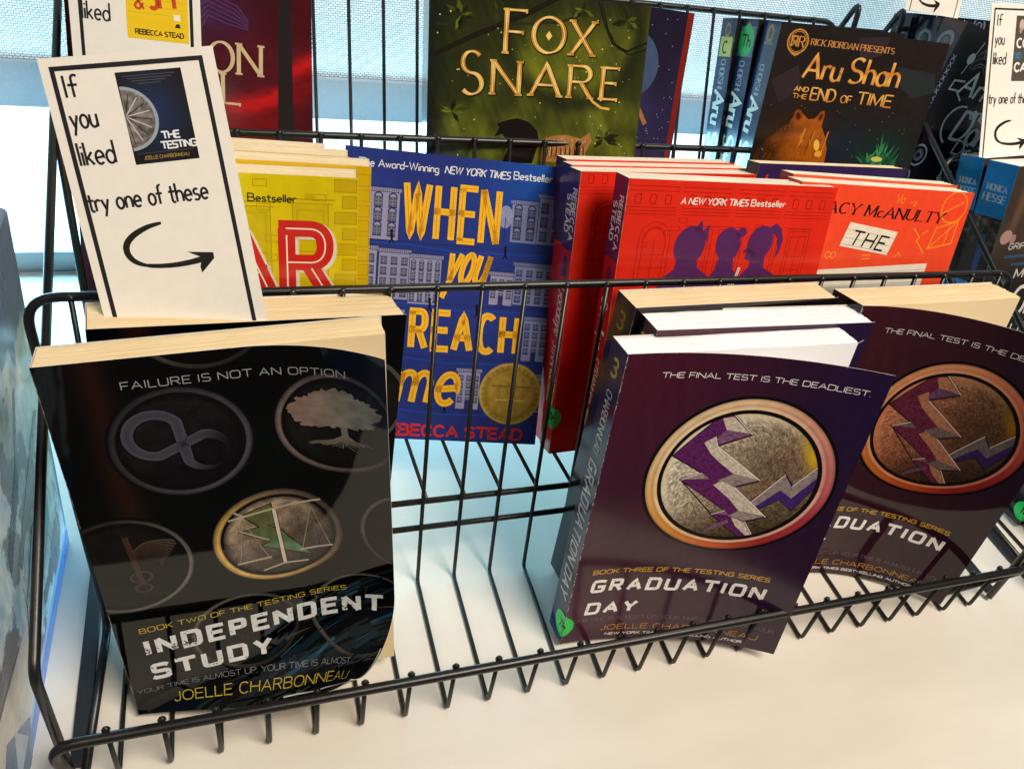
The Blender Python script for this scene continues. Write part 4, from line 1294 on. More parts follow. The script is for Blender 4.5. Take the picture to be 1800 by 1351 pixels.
def blue_front(W, H):
    A = Art(W, H)
    wall, ink = C(150, 150, 186), C(40, 44, 92)
    wall2 = C(128, 138, 186)
    building(A, 8, 126, 34, 157, 3, 3, wall, ink, seed=1, arch=True)
    building(A, 103, 131, 120, 157, 2, 3, wall2, ink, seed=2, arch=True)
    building(A, 120, 131, 136, 162, 2, 3, wall2 * 1.04, ink, seed=3)
    A.disc(99.5, 146, 0, 4.6, lambda r, a, x, y: mix(C(160, 164, 200), C(120, 128, 176), fbm(x, y)), 2, nr=2, na=20, sq=1.5)
    A.line([(99.5, 131), (99.5, 146)], .5, ink, 2.3)
    building(A, 6, 89, 22, 122, 2, 4, wall, ink, seed=4)
    building(A, 23, 90, 42, 121, 3, 4, wall * .96, ink, seed=5)
    building(A, 42, 88, 62, 119, 4, 4, wall, ink, seed=6, arch=True)
    building(A, 93, 91, 108, 112, 3, 3, wall, ink, seed=7, stoop=True)
    building(A, 108, 92, 134, 119, 4, 4, wall2, ink, seed=8)
    building(A, 117, 56, 133, 85, 3, 4, wall2, ink, seed=9, stoop=True)
    building(A, 12, 52, 40, 84, 4, 4, wall, ink, seed=10)
    building(A, 77, 22, 92, 49, 3, 4, wall, ink, seed=11, stoop=True)
    building(A, 10, 18, 36, 48, 3, 4, wall, ink, seed=12)
    building(A, 118, 22, 133, 48, 3, 4, wall2, ink, seed=13)
    for v in (123.5, 87, 53, 19):
        A.line([(2, v), (40, v + .8), (70, v - 1.5), (132, v + .5)], .9, C(34, 72, 168), 1.1, step=20)
        A.line([(2, v + 2), (60, v + 2.2), (132, v + 2.4)], .35, ink, 1.15, step=20)
    for x, y in ((30, 124), (86, 82), (70, 18), (56, 84), (101, 120)):     # tiny walkers
        A.oval(x, y + 7.4, .9, 1.1, C(22, 22, 34), 2.6, n=10)
        A.line([(x, y + 6.4), (x + .3, y + 3)], 1.5, C(22, 22, 34), 2.6)
        A.line([(x + .3, y + 3), (x - 1.2, y)], .7, C(22, 22, 34), 2.6); A.line([(x + .3, y + 3), (x + 1.5, y + .2)], .7, C(22, 22, 34), 2.6)
    A.text('The Award-Winning', 8.5, 168.6, 4.4, C(232, 234, 240), w=.62, width=47.5, sq=2.3, layer=5)
    A.text('NEW YORK TIMES', 60.0, 168.8, 4.2, C(232, 234, 240), w=.66, width=40, sq=2.3, slant=.16, layer=5)
    A.text('Bestseller', 102.5, 169.4, 4.3, C(232, 234, 240), w=.66, width=24, sq=2.3, layer=5)
    ye, orr, sh = C(246, 190, 44), C(226, 138, 36), C(26, 30, 78)

    def big(s, u, v, h, width, w, **k):
        A.text(s, u, v, h, ye, w=w, width=width, layer=4.4, core=(w * .12, orr), **k)
    big('WHEN', 37.5, 129, 32, 57, 4.0, sq=2.2, track=.44)
    big('you', 64, 103, 31, 24, 3.5, sq=2.0, track=.20, slant=.24)
    big('REACH', 46, 60.5, 23, 67, 4.3, sq=2.4, track=.42)
    big('me', 39, 25, 33, 37, 4.4, sq=2.0, track=.22, slant=.16)
    A.text('REBECCA STEAD', 27.5, 2.9, 6.9, C(214, 52, 46), w=1.6, width=95, sq=2.2, track=.2, layer=4)
    # round foil seal
    def seal(r, a, x, y):
        n = fbm(x * .3, y * .3)[:, None]
        c = mix(C(186, 156, 66), C(146, 116, 44), n * 1.3 - .2)
        rr = r / 20.6
        c = mix(c, C(112, 88, 34), np.exp(-((rr - .78) / .03) ** 2) * .6)
        c = mix(c, C(206, 182, 96), np.exp(-((rr - .95) / .03) ** 2) * .7)
        beads = (np.sin(np.radians(a) * 30) > .2) * (np.abs(rr - .88) < .05)
        return mix(c, C(112, 90, 36), beads * .45)
    A.disc(112.4, 33.6, 0, 20.6, seal, 5.5, nr=20, na=180)
    for k in range(12):
        A.line([(104 + (k % 4) * 5.2, 26 + k * 1.2), (106 + (k % 4) * 5.2, 28 + k * 1.25), (105 + (k % 4) * 5.2, 31 + k * 1.1)], .35, C(116, 92, 40), 6.2)
    A.grid(100, 38, 125, 39, C(126, 100, 42), 6.2, 20); A.grid(103, 29, 122, 29.8, C(206, 182, 100), 6.2, 20)
    A.poly([(131, 182), (134.3, 182), (134.3, 177)], C(214, 206, 196), 6)
    return A


W, H = wh('BLUE')
S = Art(POSES['BLUE'][8] * 1000, H)
S.grid(0, H - 16, S.w, H, C(150, 60, 96), 1, 20); S.line([(9, H - 14), (9.5, H)], 1.6, C(224, 220, 216), 2)
make_book('BLUE', 'blue paperback with lavender houses, tall yellow letters and a gold seal', None, M_PALE, M_SEMI, blue_front(W, H),
          lambda u, v: mix(C(42, 56, 132), C(28, 82, 172), sstep(.45, 1, u / 134) * sstep(.55, .95, v / 182)) * (.94 + .12 * fbm(u * .05, v * .05)[:, None]),
          S, C(46, 50, 120), seed=11)


for k_, o_ in (('YEL1', .026), ('YEL2', .026), ('YEL3', .040), ('YEL4', .050)):
    trim(k_, o_)


def yellow_front(W, H, full=True):
    A = Art(W, H); A.ou = 131.5 - W
    ink = C(176, 150, 26); fill = C(206, 176, 16)
    rnd = random.Random(2)
    for k in range(34):
        x, y = rnd.uniform(4, 116), rnd.uniform(60, 186)
        A.line([(x, y), (x + 6, y), (x + 6, y + 3), (x, y + 3), (x, y)], .3, ink, 1.2, closed=True, step=30)
    for k in range(16):
        y = 70 + k * 7.6
        A.grid(121 if k % 2 else 124.5, y, 131.2, y + 5.6, fill, 1.2, 20)
        A.line([(121 if k % 2 else 124.5, y), (131, y), (131, y + 5.6), (121 if k % 2 else 124.5, y + 5.6), (121 if k % 2 else 124.5, y)], .35, ink, 1.6, closed=True, step=30)
    for x0, x1, y0, y1 in ((60, 92, 132, 176), (102, 118, 132, 178), (8, 42, 132, 178), (60, 92, 74, 120), (102, 118, 74, 120), (8, 42, 74, 120)):
        A.grid(x0, y0, x1, y1, C(210, 186, 14), 1.1, 30)
        A.line([(x0, y0), (x0, y1), (x1, y1), (x1, y0), (x0, y0)], .4, ink, 1.5, closed=True, step=40)
        A.line([(x0 + 2, y0), (x0 + 2, y1 - 3), (x1 - 2, y1 - 3), (x1 - 2, y0)], .3, ink, 1.5, step=40)
        A.line([(x0 - 3, y1 + 2), (x1 + 3, y1 + 2)], .5, ink, 1.5, step=40); A.line([(x0 - 2, y1), (x1 + 2, y1)], .4, ink, 1.5, step=40)
        A.grid((x0 + x1) / 2 - 2.5, y1 + 2, (x0 + x1) / 2 + 2.5, y1 + 4.6, fill, 1.4, 20)
        A.line([(x0 + 2, (y0 + y1) / 2), (x1 - 2, (y0 + y1) / 2)], .5, ink, 1.5, step=40)
        A.line([(x0 + 8, y1 - 16), (x0 + 14, y1 - 24)], .3, ink, 1.5); A.line([(x0 + 11, y1 - 14), (x0 + 18, y1 - 24)], .3, ink, 1.5)
    if full:
        A.text('A NEW YORK TIMES', 27, 178.6, 3.4, C(36, 34, 30), w=.55, width=52, slant=.12, layer=4)
        A.text('Bestseller', 82.6, 178.3, 3.5, C(36, 34, 30), w=.55, width=21, layer=4)
        red, wh_ = C(206, 40, 34), C(240, 232, 214)
        for s, u, w in (('L', 22, 16), ('I', 46, 1), ('A', 64, 27), ('R', 99, 19)):
            A.text(s, u + 1.3, 133 - 1.0, 33, C(228, 220, 200), w=8.4, width=w, layer=3, sq=2.3)
            A.text(s, u, 133, 33, red, w=7.8, width=w, layer=4, sq=2.3, core=(.7, wh_))
    return A


yb = lambda u, v: mix(C(226, 206, 16), C(216, 190, 10), fbm(u * .05, v * .05))
GY = 'bright yellow paperbacks in one row'
for key, lab, full in (('YEL1', 'yellow paperback with red outlined title letters, front of its row behind the large card', True),
                       ('YEL2', 'deeper yellow paperback with brick drawings, its right edge showing behind the front yellow one', False),
                       ('YEL3', 'yellow paperback of which only the pages show, third in the yellow row', False),
                       ('YEL4', 'yellow paperback at the back of the yellow row, its page tops highest', False)):
    W, H = wh(key)
    make_book(key, lab, GY, M_CREAM, M_SEMI, yellow_front(W, H, full), yb if full else C(214, 174, 16), None, C(206, 170, 20), seed=20 + ord(key[3]))


def red_front(W, H, heads=True):
    A = Art(W, H)
    ink = C(166, 26, 22)
    L = 1.3
    for x0 in (1, 34, 68, 100):
        for y in (186, 183.6, 174.5, 172.6, 170.8):
            A.line([(x0, y), (x0 + 30, y)], .35, ink, L, step=40)
        for k in range(3):
            cx = x0 + 6 + k * 9
            A.line([(cx - 1.6, 182), (cx - 1.6, 176)], .3, ink, L); A.line([(cx + 1.6, 182), (cx + 1.6, 176)], .3, ink, L)
            A.disc(cx, 179, 1.8, 2.1, ink, L, nr=1, na=20, sq=1.4)
    for x0, w, arch in ((11, 19, True), (40, 16, False), (60, 16, False), (84, 15, False), (106, 14, False)):
        y0, y1 = 132, 157 + (6 if not arch else 0)
        if arch:
            for r in (w / 2, w / 2 - 2.6, w / 2 - 3.4):
                A.disc(x0 + w / 2, y1, r - .35, r, ink, L, nr=1, na=24, a0=0, a1=180)
            for x in (x0, x0 + 2.6, x0 + w - 2.6, x0 + w, x0 + w / 2):
                A.line([(x, y0), (x, y1)], .35, ink, L, step=40)
        else:
            A.line([(x0, y0), (x0, y1), (x0 + w, y1), (x0 + w, y0)], .35, ink, L, step=40)
            A.line([(x0 + 2, y0), (x0 + 2, y1 - 3), (x0 + w - 2, y1 - 3), (x0 + w - 2, y0)], .35, ink, L, step=40)
            A.line([(x0 - 1.4, y1 + 1.6), (x0 + w + 1.4, y1 + 1.6)], .45, ink, L, step=40)
            A.line([(x0 + w / 2, y0), (x0 + w / 2, y1 - 3)], .3, ink, L, step=40)
        for y in (y0 + 8, y0 + 16):
            A.line([(x0 + 2.6, y), (x0 + w - 2.6, y)], .3, ink, L, step=40)
        A.line([(x0 - 2, y0 - 1), (x0 + w + 2, y0 - 1)], .6, ink, L, step=40)
    rnd = random.Random(8)
    for k in range(40):
        x, y = rnd.uniform(2, 124), rnd.uniform(6, 168)
        A.line([(x, y), (x + 5, y), (x + 5, y + 2.4), (x, y + 2.4), (x, y)], .25, ink, L - .1, closed=True, step=30)
    if heads:
        pu = C(88, 42, 96)
        # three heads seen from behind or aside: one with pointed ears, one with a bun, one with a pony tail
        A.oval(43.0, 153.5, 9.6, 11.6, pu, 3, -12)
        A.poly([(44, 162), (48.2, 168.6), (50.2, 161)], pu, 3); A.poly([(48.5, 160), (53.4, 166.2), (53.6, 156)], pu, 3)
        A.poly([(24, 60), (25, 126), (29, 134), (35.5, 139.5), (36.5, 148), (49, 148), (50, 140.5), (56, 137), (60, 134), (62, 60)], pu, 3)
        A.oval(67.5, 154.6, 8.0, 9.8, pu, 3, 6); A.oval(74.6, 161.6, 3.4, 2.8, pu, 3, 20)
        A.poly([(58, 60), (58, 134), (61.5, 139), (63.2, 147), (72.5, 147), (73.5, 139.5), (80, 135), (82, 60)], pu, 3)
        A.oval(88.2, 156.0, 8.2, 10.2, pu, 3, -8)
        A.poly([(79.8, 152.6), (78.2, 150.6), (80.4, 149.6), (80.0, 146.2), (84, 145), (88, 150)], pu, 3)
        A.poly([(76, 60), (77, 134), (81.5, 139), (84, 142), (84.4, 148), (93, 148), (93.6, 141), (100, 138), (106, 134), (109, 126), (112, 60)], pu, 3)
        A.poly([(92, 165), (96.4, 167.6), (100.4, 164.5), (103, 158), (102, 150.5), (99.6, 146.4), (100.2, 153), (98.8, 159), (96.4, 161.4), (93.4, 160.6)], pu, 3)
        wt = C(236, 226, 214)
        A.text('A NEW YORK TIMES', 33, 176.9, 3.5, wt, w=.66, width=42, slant=.14, layer=4)
        A.text('Bestseller', 77, 177.1, 3.5, wt, w=.62, width=22, layer=4)
        A.text('Stranger', 18, 96, 28, wt, w=2.2, width=92, slant=.15, layer=4, core=(.5, C(120, 60, 110)))
        A.text('ol', 66, 126, 15, wt, w=1.7, width=9, slant=.2, layer=4.6, core=(.4, C(120, 60, 110)))
    else:
        wt = C(232, 214, 202)
        A.disc(34, 105, 8.6, 12.0, wt, 3, nr=2, na=40, a0=110, a1=290, sq=1.1)
        A.disc(34, 105, 10.0, 10.5, C(150, 40, 40), 4, nr=1, na=40, a0=112, a1=288, sq=1.1)
        A.disc(30, 70, 5, 8, wt, 3, nr=2, na=36, sq=1.2); A.disc(32, 48, 5, 8, wt, 3, nr=2, na=36, sq=1.2)
    return A


def red_spine(T, H):
    S = Art(T, H)
    S.grid(0, H - 47, T, H, C(66, 34, 92), 1, 30)
    S.text('REBECCA', T * .55, H - 11, 4.9, C(236, 230, 236), w=1.0, width=30, rot=-90, track=.24, layer=3)
    S.text('STEAD', T * .14, H - 15, 4.9, C(236, 230, 236), w=1.0, width=22, rot=-90, track=.24, layer=3)
    S.poly([(T * .35, H - 64), (T * .35, H - 54), (T * .5, H - 50), (T * .72, H - 54), (T * .72, H - 64)], C(66, 34, 92), 3)
    S.text('Goodbye', T * .26, H - 70, 9.6, C(240, 222, 214), w=1.0, width=32, rot=-90, slant=.22, layer=3)
    S.text('STRANGER', T * .24, H - 107, 9.0, C(232, 190, 186), w=.9, width=32, rot=-90, slant=.18, layer=3)
    S.grid(T * .2, 34, T * .8, 46, C(196, 176, 90), 2, 20)
    S.grid(T * .1, 1, T * .9, 7, C(190, 120, 90), 2, 20)
    return S


GR = 'red paperbacks with purple spines'
for key, lab, heads in (('RED1', 'red paperback with three purple head silhouettes, front of the red row', True),
                        ('RED2', 'red paperback with a purple spine between the blue one and the front red one', False),
                        ('RED3', 'red paperback third in the red row, only its page top and spine end showing', False),
                        ('RED4', 'red paperback at the back of the red row, its page top under the upper rail', False)):
    W, H = wh(key); T = POSES[key][8] * 1000
    fr = red_front(W, H, heads) if key in ('RED1', 'RED2') else Art(W, H)
    sp = red_spine(T, H)
    if key in ('RED3', 'RED4'):
        sp = Art(T, H); sp.grid(0, H - 47, T, H, C(66, 34, 92), 1, 30)
    make_book(key, lab, GR, M_PALE, M_SEMI, fr, lambda u, v: mix(C(224, 44, 26), C(196, 18, 18), sstep(140, 60, v)) * (.96 + .08 * fbm(u * .1, v * .1)[:, None]), sp, C(196, 26, 26), seed=30 + ord(key[3]),
              stick=(.018, .034, C(56, 176, 84), 'Th') if key in ('RED1', 'RED2') else None)


def orange_front(W, H):
    A = Art(W, H)
    yl = C(250, 146, 40)
    A.text('STACY McANULTY', 6.5, 173.9, 6.4, C(34, 18, 20), nib=(1.35, .4, 0), serif=2.4, width=106, rot=-2.2, slant=.16, track=.20, layer=4, caps={'c': 1.0})
    A.poly([(42, 167.8), (80.4, 162.9), (77.1, 148.1), (38.7, 152.9)], C(240, 232, 214), 3)
    for k in (.28, .62, .9):
        A.line([(42 - 3.3 * k, 167.8 - 14.9 * k), (80.4 - 3.3 * k, 162.9 - 14.8 * k)], .3, C(150, 160, 170), 3.5, step=40)
    A.text('THE', 45.0, 154.2, 8.8, C(22, 20, 22), w=1.2, width=27, rot=-7.2, slant=.22, track=.34, layer=4.2)
    A.poly([(22, 137), (112, 143.5), (112, 118), (22, 116)], C(240, 232, 214), 3)
    for k in range(3):
        A.line([(22, 133 - 4 * k), (112, 139.5 - 4 * k)], .3, C(150, 160, 170), 3.5, step=40)
    # chalky sums and figures in yellow
    A.text('Va', 71, 181.0, 5.2, yl, w=.6, xs=.9, slant=.2, layer=2.5); A.text('-x', 83, 179.6, 5.2, yl, w=.6, xs=.9, slant=.2, layer=2.5)
    A.disc(119, 180, 9.3, 10.2, yl, 2.5, nr=1, na=50); A.line([(111, 176), (126, 184)], .8, yl, 2.5)
    sq_ = [(108, 153), (110, 166.5), (126, 171.5), (126, 157), (108, 153)]
    A.line(sq_, .9, yl, 2.5, closed=True, step=30); A.line([(108, 153), (126, 171.5)], .7, yl, 2.5); A.line([(120, 156), (120.6, 168)], .7, yl, 2.5)
    A.line([(92, 166), (99, 160), (97, 158), (106, 150)], .9, yl, 2.5); A.line([(100, 162), (104, 165)], .8, yl, 2.5)
    A.disc(32, 147, 1.6, 2.3, yl, 2.5, nr=1, na=24); A.disc(36, 147, 1.6, 2.3, yl, 2.5, nr=1, na=24)
    A.line([(58, 145), (65, 145.6)], .7, yl, 2.5); A.line([(58, 147.4), (65, 148)], .7, yl, 2.5)
    A.line([(84, 147), (86, 150), (88, 147.2)], .7, yl, 2.5)
    A.line([(10, 182), (16, 186), (22, 181)], .8, yl, 2.5); A.disc(14, 160, 5, 5.7, yl, 2.5, nr=1, na=30)
    return A


GO = 'orange paperbacks with lined-paper title'
W, H = wh('ORG1')
make_book('ORG1', 'orange red paperback with a handwritten word on a slip of lined paper', GO, M_PALE, M_SEMI, orange_front(W, H),
          lambda u, v: mix(C(250, 88, 50), C(240, 66, 40), fbm(u * .04, v * .04)), None, C(220, 70, 46), seed=41)
W, H = wh('ORG2')
make_book('ORG2', 'orange paperback behind the lined-paper one, only its worn pages and top corner showing', GO, M_PALE, M_SEMI, Art(W, H), C(220, 84, 50), None, C(170, 60, 40), seed=42)
W, H = wh('PUR')
make_book('PUR', 'dark violet paperback with cream pages, at the back behind the orange ones', None, M_CREAM, M_SEMI, Art(W, H), C(50, 36, 84), None, C(34, 26, 56), seed=43)


# ------------------------------------------------------------------ top tier
def fox_front(W, H):
    A = Art(W, H)

    def jungle(u, v):
        n = fbm(u * .045, v * .03, 5); m = fbm(u * .09 + 9, v * .07 + 2, 4)
        c = mix(C(44, 50, 22), C(98, 104, 30), sstep(.35, .75, n))
        glow = np.exp(-(((u - 92) / 34) ** 2 + ((v - 178) / 26) ** 2)) * .55 + np.exp(-(((u - 60) / 60) ** 2 + ((v - 118) / 16) ** 2)) * .7
        c = mix(c, C(138, 146, 34), glow * (.4 + .9 * m))
        arc = np.abs(np.hypot((u - 92) / 44, (v - 190) / 42) - 1.0)
        c = mix(c, C(34, 38, 20), np.exp(-(arc / .13) ** 2) * .85 * (m > .2))
        c = mix(c, C(26, 32, 24), sstep(18, 0, u)); c = mix(c, C(30, 34, 18), sstep(190, 210, v) * .6)
        c = mix(c, C(58, 70, 66), np.exp(-(((u - 14) / 14) ** 2 + ((v - 116) / 10) ** 2)) * .8)
        st = vnoise(u * .5 + v * .25, v * .06)
        return c * (.86 + .28 * st[:, None])
    A.grid(0, 0, W, H, jungle, .5, nu=95, nv=140)
    vine = C(30, 28, 16)
    A.line([(2, 172), (30, 186), (60, 199), (80, 210)], 3.2, vine, 1.5); A.line([(5, 190), (45, 192), (82, 196), (110, 207), (125, 212)], 1.6, C(46, 44, 24), 1.5)
    A.line([(106, 210), (112, 196), (118, 186), (128, 182), (141, 188)], 1.3, vine, 1.5); A.line([(108, 210), (114, 194), (121, 184), (130, 180), (141, 184)], .8, vine, 1.5)
    rnd = random.Random(4)
    for cx, cy, n, l in ((96, 204, 12, 10), (126, 200, 12, 12), (20, 196, 10, 12), (16, 140, 14, 12), (118, 128, 10, 12), (40, 206, 9, 9)):
        for k in range(n):
            a = rnd.uniform(0, 6.28); L = rnd.uniform(.5, 1) * l
            x1, y1 = cx + L * math.cos(a), cy + L * math.sin(a) * .8
            nx, ny = -math.sin(a) * L * .16, math.cos(a) * L * .16
            A.poly([(cx, cy), ((cx + x1) / 2 + nx, (cy + y1) / 2 + ny), (x1, y1), ((cx + x1) / 2 - nx, (cy + y1) / 2 - ny)], mix(C(32, 36, 16), C(112, 122, 38), rnd.random() ** 2), 1.8)
    for k in range(70):
        x, y = rnd.uniform(4, 138), rnd.uniform(108, 200); s = rnd.uniform(.15, .55)
        A.oval(x, y, s, s, C(206, 210, 130), 2.2, n=7)
    # dark tousled shape and a striped orange patch low on the cover
    A.poly([(44, 126), (47, 132), (45, 134), (52, 136.5), (58, 138), (66, 136), (72, 131), (74, 124), (70, 110), (50, 110), (54, 121), (49, 128)], C(24, 18, 18), 2.6)
    A.poly([(74, 112), (76, 124), (82, 128), (92, 129), (102, 127), (108, 131), (110, 126), (106, 118), (108, 110)], lambda u, v: mix(C(150, 92, 38), C(186, 146, 96), fbm(u * .4, v * .2)), 2.6)
    for k in range(120):
        x, y = rnd.uniform(76, 107), rnd.uniform(112, 127)
        A.line([(x, y), (x + rnd.uniform(-.4, .8), y + rnd.uniform(.8, 2.0))], rnd.uniform(.15, .5), mix(C(150, 92, 40), C(228, 200, 156), rnd.random()), 2.9)
    for k in range(9):
        x = 79 + k * 3.1
        A.line(smooth([(x, 113 + k % 2), (x + 1.0, 118), (x + .2, 122 + k % 3)]), lambda t, s: .9 * math.sin(math.pi * min(max(s, .08), .92)), C(70, 42, 26), 3.0)
    # gold lettering with a dark edge and a bright core
    gd = lambda u, v: mix(C(236, 196, 104), C(176, 120, 38), .5 + .5 * np.sin(u * .5 + v * .28))

    def gold(s, u, v, h, width, **k):
        A.text(s, u + .35, v - .35, h, C(28, 20, 10), nib=(3.9, 2.0, 12), serif=5.2, width=width, layer=3.2, **k)
        A.text(s, u, v, h, gd, nib=(3.0, 1.15, 12), serif=4.6, width=width, layer=4.2, core=(.5, C(252, 228, 158)), **k)
    gold('F', 48, 176.5, 24.5, 12.5)
    gold('O', 65.5, 178, 20.5, 20)
    gold('X', 90.5, 178, 19.5, 14.5)
    A.poly([(75.5, 190.6), (77.6, 187.8), (75.5, 185.0), (73.4, 187.8)], C(244, 206, 116), 5.4)
    gold('S', 21, 151, 25.0, 13)
    gold('N', 41, 152, 19.5, 17)
    gold('A', 66, 152.5, 19.0, 19)
    gold('R', 91.5, 152.5, 19.0, 14.5)
    gold('E', 113.5, 152.5, 19.0, 10.5)
    A.line([(102, 157), (108, 150.5), (114, 147), (120, 146.4)], 1.5, C(226, 178, 84), 4.8)
    return A


W, H = wh('FOX')
S = Art(POSES['FOX'][8] * 1000, H)
S.grid(0, 0, S.w, H, lambda u, v: mix(C(46, 58, 62), C(84, 96, 100), fbm(u * .1, v * .06)), 1, 6)
S.text('SNARE', S.w * .8, H - 40, 10, C(150, 150, 132), w=1.3, width=60, rot=-90, layer=2)
make_book('FOX', 'thick green hardcover with gold serif lettering over jungle leaves', None, M_CREAM, M_SEMI, fox_front(W, H), C(52, 58, 26), S, C(50, 62, 62), name='hardcover_book', hard=True, step=6, seed=51)

W, H = wh('FOX2')
A = Art(W, H)
A.grid(0, 0, W, H, lambda u, v: mix(C(30, 24, 44), C(58, 54, 104), sstep(.2, .8, fbm(u * .03, v * .02) * .5 + (210 - v) / 210 * .8)), .5, 4)
rnd = random.Random(6)
for k in range(60):
    x, y = rnd.uniform(90, 139), rnd.uniform(100, 210); A.oval(x, y, .3, .3, C(190, 190, 220), 1.2, n=6)
A.disc(98, 176, 0, 23, lambda r, a, x, y: mix(C(64, 82, 116), C(40, 48, 84), sstep(-.6, .9, (x - 98) / 23 * -1 + (y - 176) / 23 * -.4)), 1.5, nr=6, na=50)
A.line([(102, 152), (110, 150), (118, 138)], 3.0, C(166, 110, 66), 3); A.line([(104, 150), (108, 139), (103, 136)], 1.6, C(214, 168, 110), 3.2)
A.grid(136.5, 0, 140.6, H, C(124, 34, 26), 2, 20)
make_book('FOX2', 'dark violet night-sky paperback with a moon, peeking out behind the green hardcover', None, M_CREAM, M_SEMI, A, C(48, 44, 84), None, C(30, 26, 44), seed=52)


def aru_front(W, H):
    A = Art(W, H)

    def bgc(u, v):
        c = mix(C(30, 26, 24), C(44, 36, 38), fbm(u * .05, v * .05))
        c = mix(c, C(26, 40, 66), np.exp(-(((u - 66) / 16) ** 2 + ((v - 132) / 16) ** 2)) * .8)
        c = mix(c, C(20, 52, 50), np.exp(-(((u - 104) / 26) ** 2 + ((v - 130) / 18) ** 2)) * .75)
        c = mix(c, C(64, 34, 16), np.exp(-(((u - 30) / 26) ** 2 + ((v - 136) / 20) ** 2)) * .7)
        return c
    A.grid(0, 0, W, H, bgc, .5, 3)
    for pts, c in (([(96, 190), (128, 188), (132, 176), (116, 170), (104, 176)], C(42, 48, 50)), ([(2, 172), (20, 184), (26, 168), (12, 158)], C(52, 42, 46)), ([(60, 205), (84, 208), (82, 196), (66, 190)], C(52, 42, 48))):
        A.poly(pts, c, 1.2)
    # round emblem
    au = C(198, 140, 66)
    A.disc(15, 198, 0, 7.9, C(38, 28, 20), 2, nr=2, na=40); A.disc(15, 198, 7.0, 8.0, au, 3, nr=1, na=60); A.disc(15, 198, 6.1, 6.5, au, 3, nr=1, na=60)
    A.text('R', 15.8, 194.8, 6.6, au, nib=(1.1, .6, 0), width=4.2, layer=3.4)
    A.text('R', -14.2, 194.8, 6.6, au, nib=(1.1, .6, 0), width=4.2, layer=3.4, dx=24.6)
    A.line([(14.4, 201.4), (14.4, 194.8)], 1.0, au, 3.4); A.line([(14.4, 201.2), (12, 201.2), (10.8, 199.6), (12, 198), (14.4, 198)], .8, au, 3.4); A.line([(13, 198), (10.8, 194.8)], .9, au, 3.4)
    A.line([(12, 190.6), (15, 189.2), (18, 190.6)], .9, au, 3.4)
    og = C(206, 142, 74)
    A.text('RICK RIORDAN PRESENTS', 25, 197.1, 3.7, og, nib=(.75, .34, 5), serif=1.2, width=65.0, rot=.4, track=.2, layer=4)
    gd = lambda u, v: mix(C(240, 186, 96), C(206, 132, 54), .5 + .5 * np.sin(v * .55))
    for dx, c, nb, l in ((.4, C(70, 36, 16), (3.3, 1.7, 24), 3.4), (0, gd, (2.5, 1.0, 24), 4.2)):
        A.text('Aru', 25, 176 - dx, 15.5, c, nib=nb, width=28, slant=.08, track=.16, layer=l)
        A.text('Shah', 60, 176.2 - dx, 16, c, nib=nb, width=40, slant=.04, track=.16, layer=l)
    A.text('AND', 21.4, 167.0, 3.0, gd, nib=(.75, .4, 20), width=10.6, layer=4); A.text('THE', 21.2, 162.2, 3.0, gd, nib=(.75, .4, 20), width=10.8, layer=4)
    A.text('END', 35, 162.2, 8.0, gd, nib=(1.4, .75, 20), width=19, layer=4); A.text('OF', 59, 162.4, 4.8, gd, nib=(1.0, .5, 20), width=8.4, layer=4)
    A.text('TIME', 72, 162.6, 8.0, gd, nib=(1.4, .75, 20), width=28, layer=4)
    # a glowing orange animal and a green flame
    fur = lambda u, v: mix(C(66, 36, 16), C(178, 92, 22), sstep(.3, .85, fbm(u * .12, v * .12) * .6 + (u - 6) / 70))
    A.poly([(0, 100), (3, 122), (10, 134), (22, 142), (26, 150), (30, 154), (35, 151), (38, 149), (43, 150), (47, 155), (50, 152), (50, 145), (55, 138), (59, 130), (60, 120), (57, 100)], fur, 2.2)
    A.oval(29.5, 151, 3.2, 4.2, C(140, 70, 24), 2.8, 30); A.oval(29.6, 150.6, 1.8, 2.6, C(76, 38, 18), 3.1, 30); A.oval(47.4, 151.8, 2.4, 4, C(150, 76, 26), 2.8, -12); A.oval(47.4, 151.4, 1.3, 2.4, C(80, 40, 18), 3.1, -12)
    for k in range(16):
        a = rnd.uniform(0, 1); A.line([(34 + 22 * a, 122 + 14 * rnd.random()), (36 + 22 * a, 130 + 14 * rnd.random())], rnd.uniform(.5, 1.4), mix(C(110, 56, 18), C(226, 140, 40), rnd.random()), 2.9)
    for k in range(260):
        t = rnd.random(); x = 2 + 54 * t; y = rnd.uniform(102, 118 + 26 * math.sin(math.pi * min(1, t * 1.15)))
        g = mix(C(64, 34, 18), C(196, 108, 34), np.clip(t * .7 + rnd.uniform(-.3, .45), 0, 1))
        A.line([(x, y), (x + rnd.uniform(.4, 1.6), y + rnd.uniform(1.2, 3.4))], rnd.uniform(.15, .55), g, 2.6)
    A.oval(50, 132, 2.2, 4.0, C(250, 196, 70), 3.3, 20); A.oval(53, 126, 3.0, 2.2, C(240, 170, 60), 3.3)
    for k in range(40):
        a = math.radians(rnd.uniform(10, 170)); L = rnd.uniform(8, 22)
        bx = 103 + rnd.uniform(-12, 12)
        A.poly([(bx - 2, 122), (bx + L * .7 * math.cos(a), 124 + L * math.sin(a)), (bx + 2.5, 122)], mix(C(18, 66, 46), C(70, 150, 92), rnd.random() ** 1.4), 2.3 + k * .01)
    A.oval(102, 126, 4.6, 1.8, C(206, 206, 96), 3.2)
    for k in range(40):
        x, y = rnd.uniform(4, 128), rnd.uniform(104, 160); A.oval(x, y, .25, .25, C(210, 180, 120), 3, n=6)
    return A


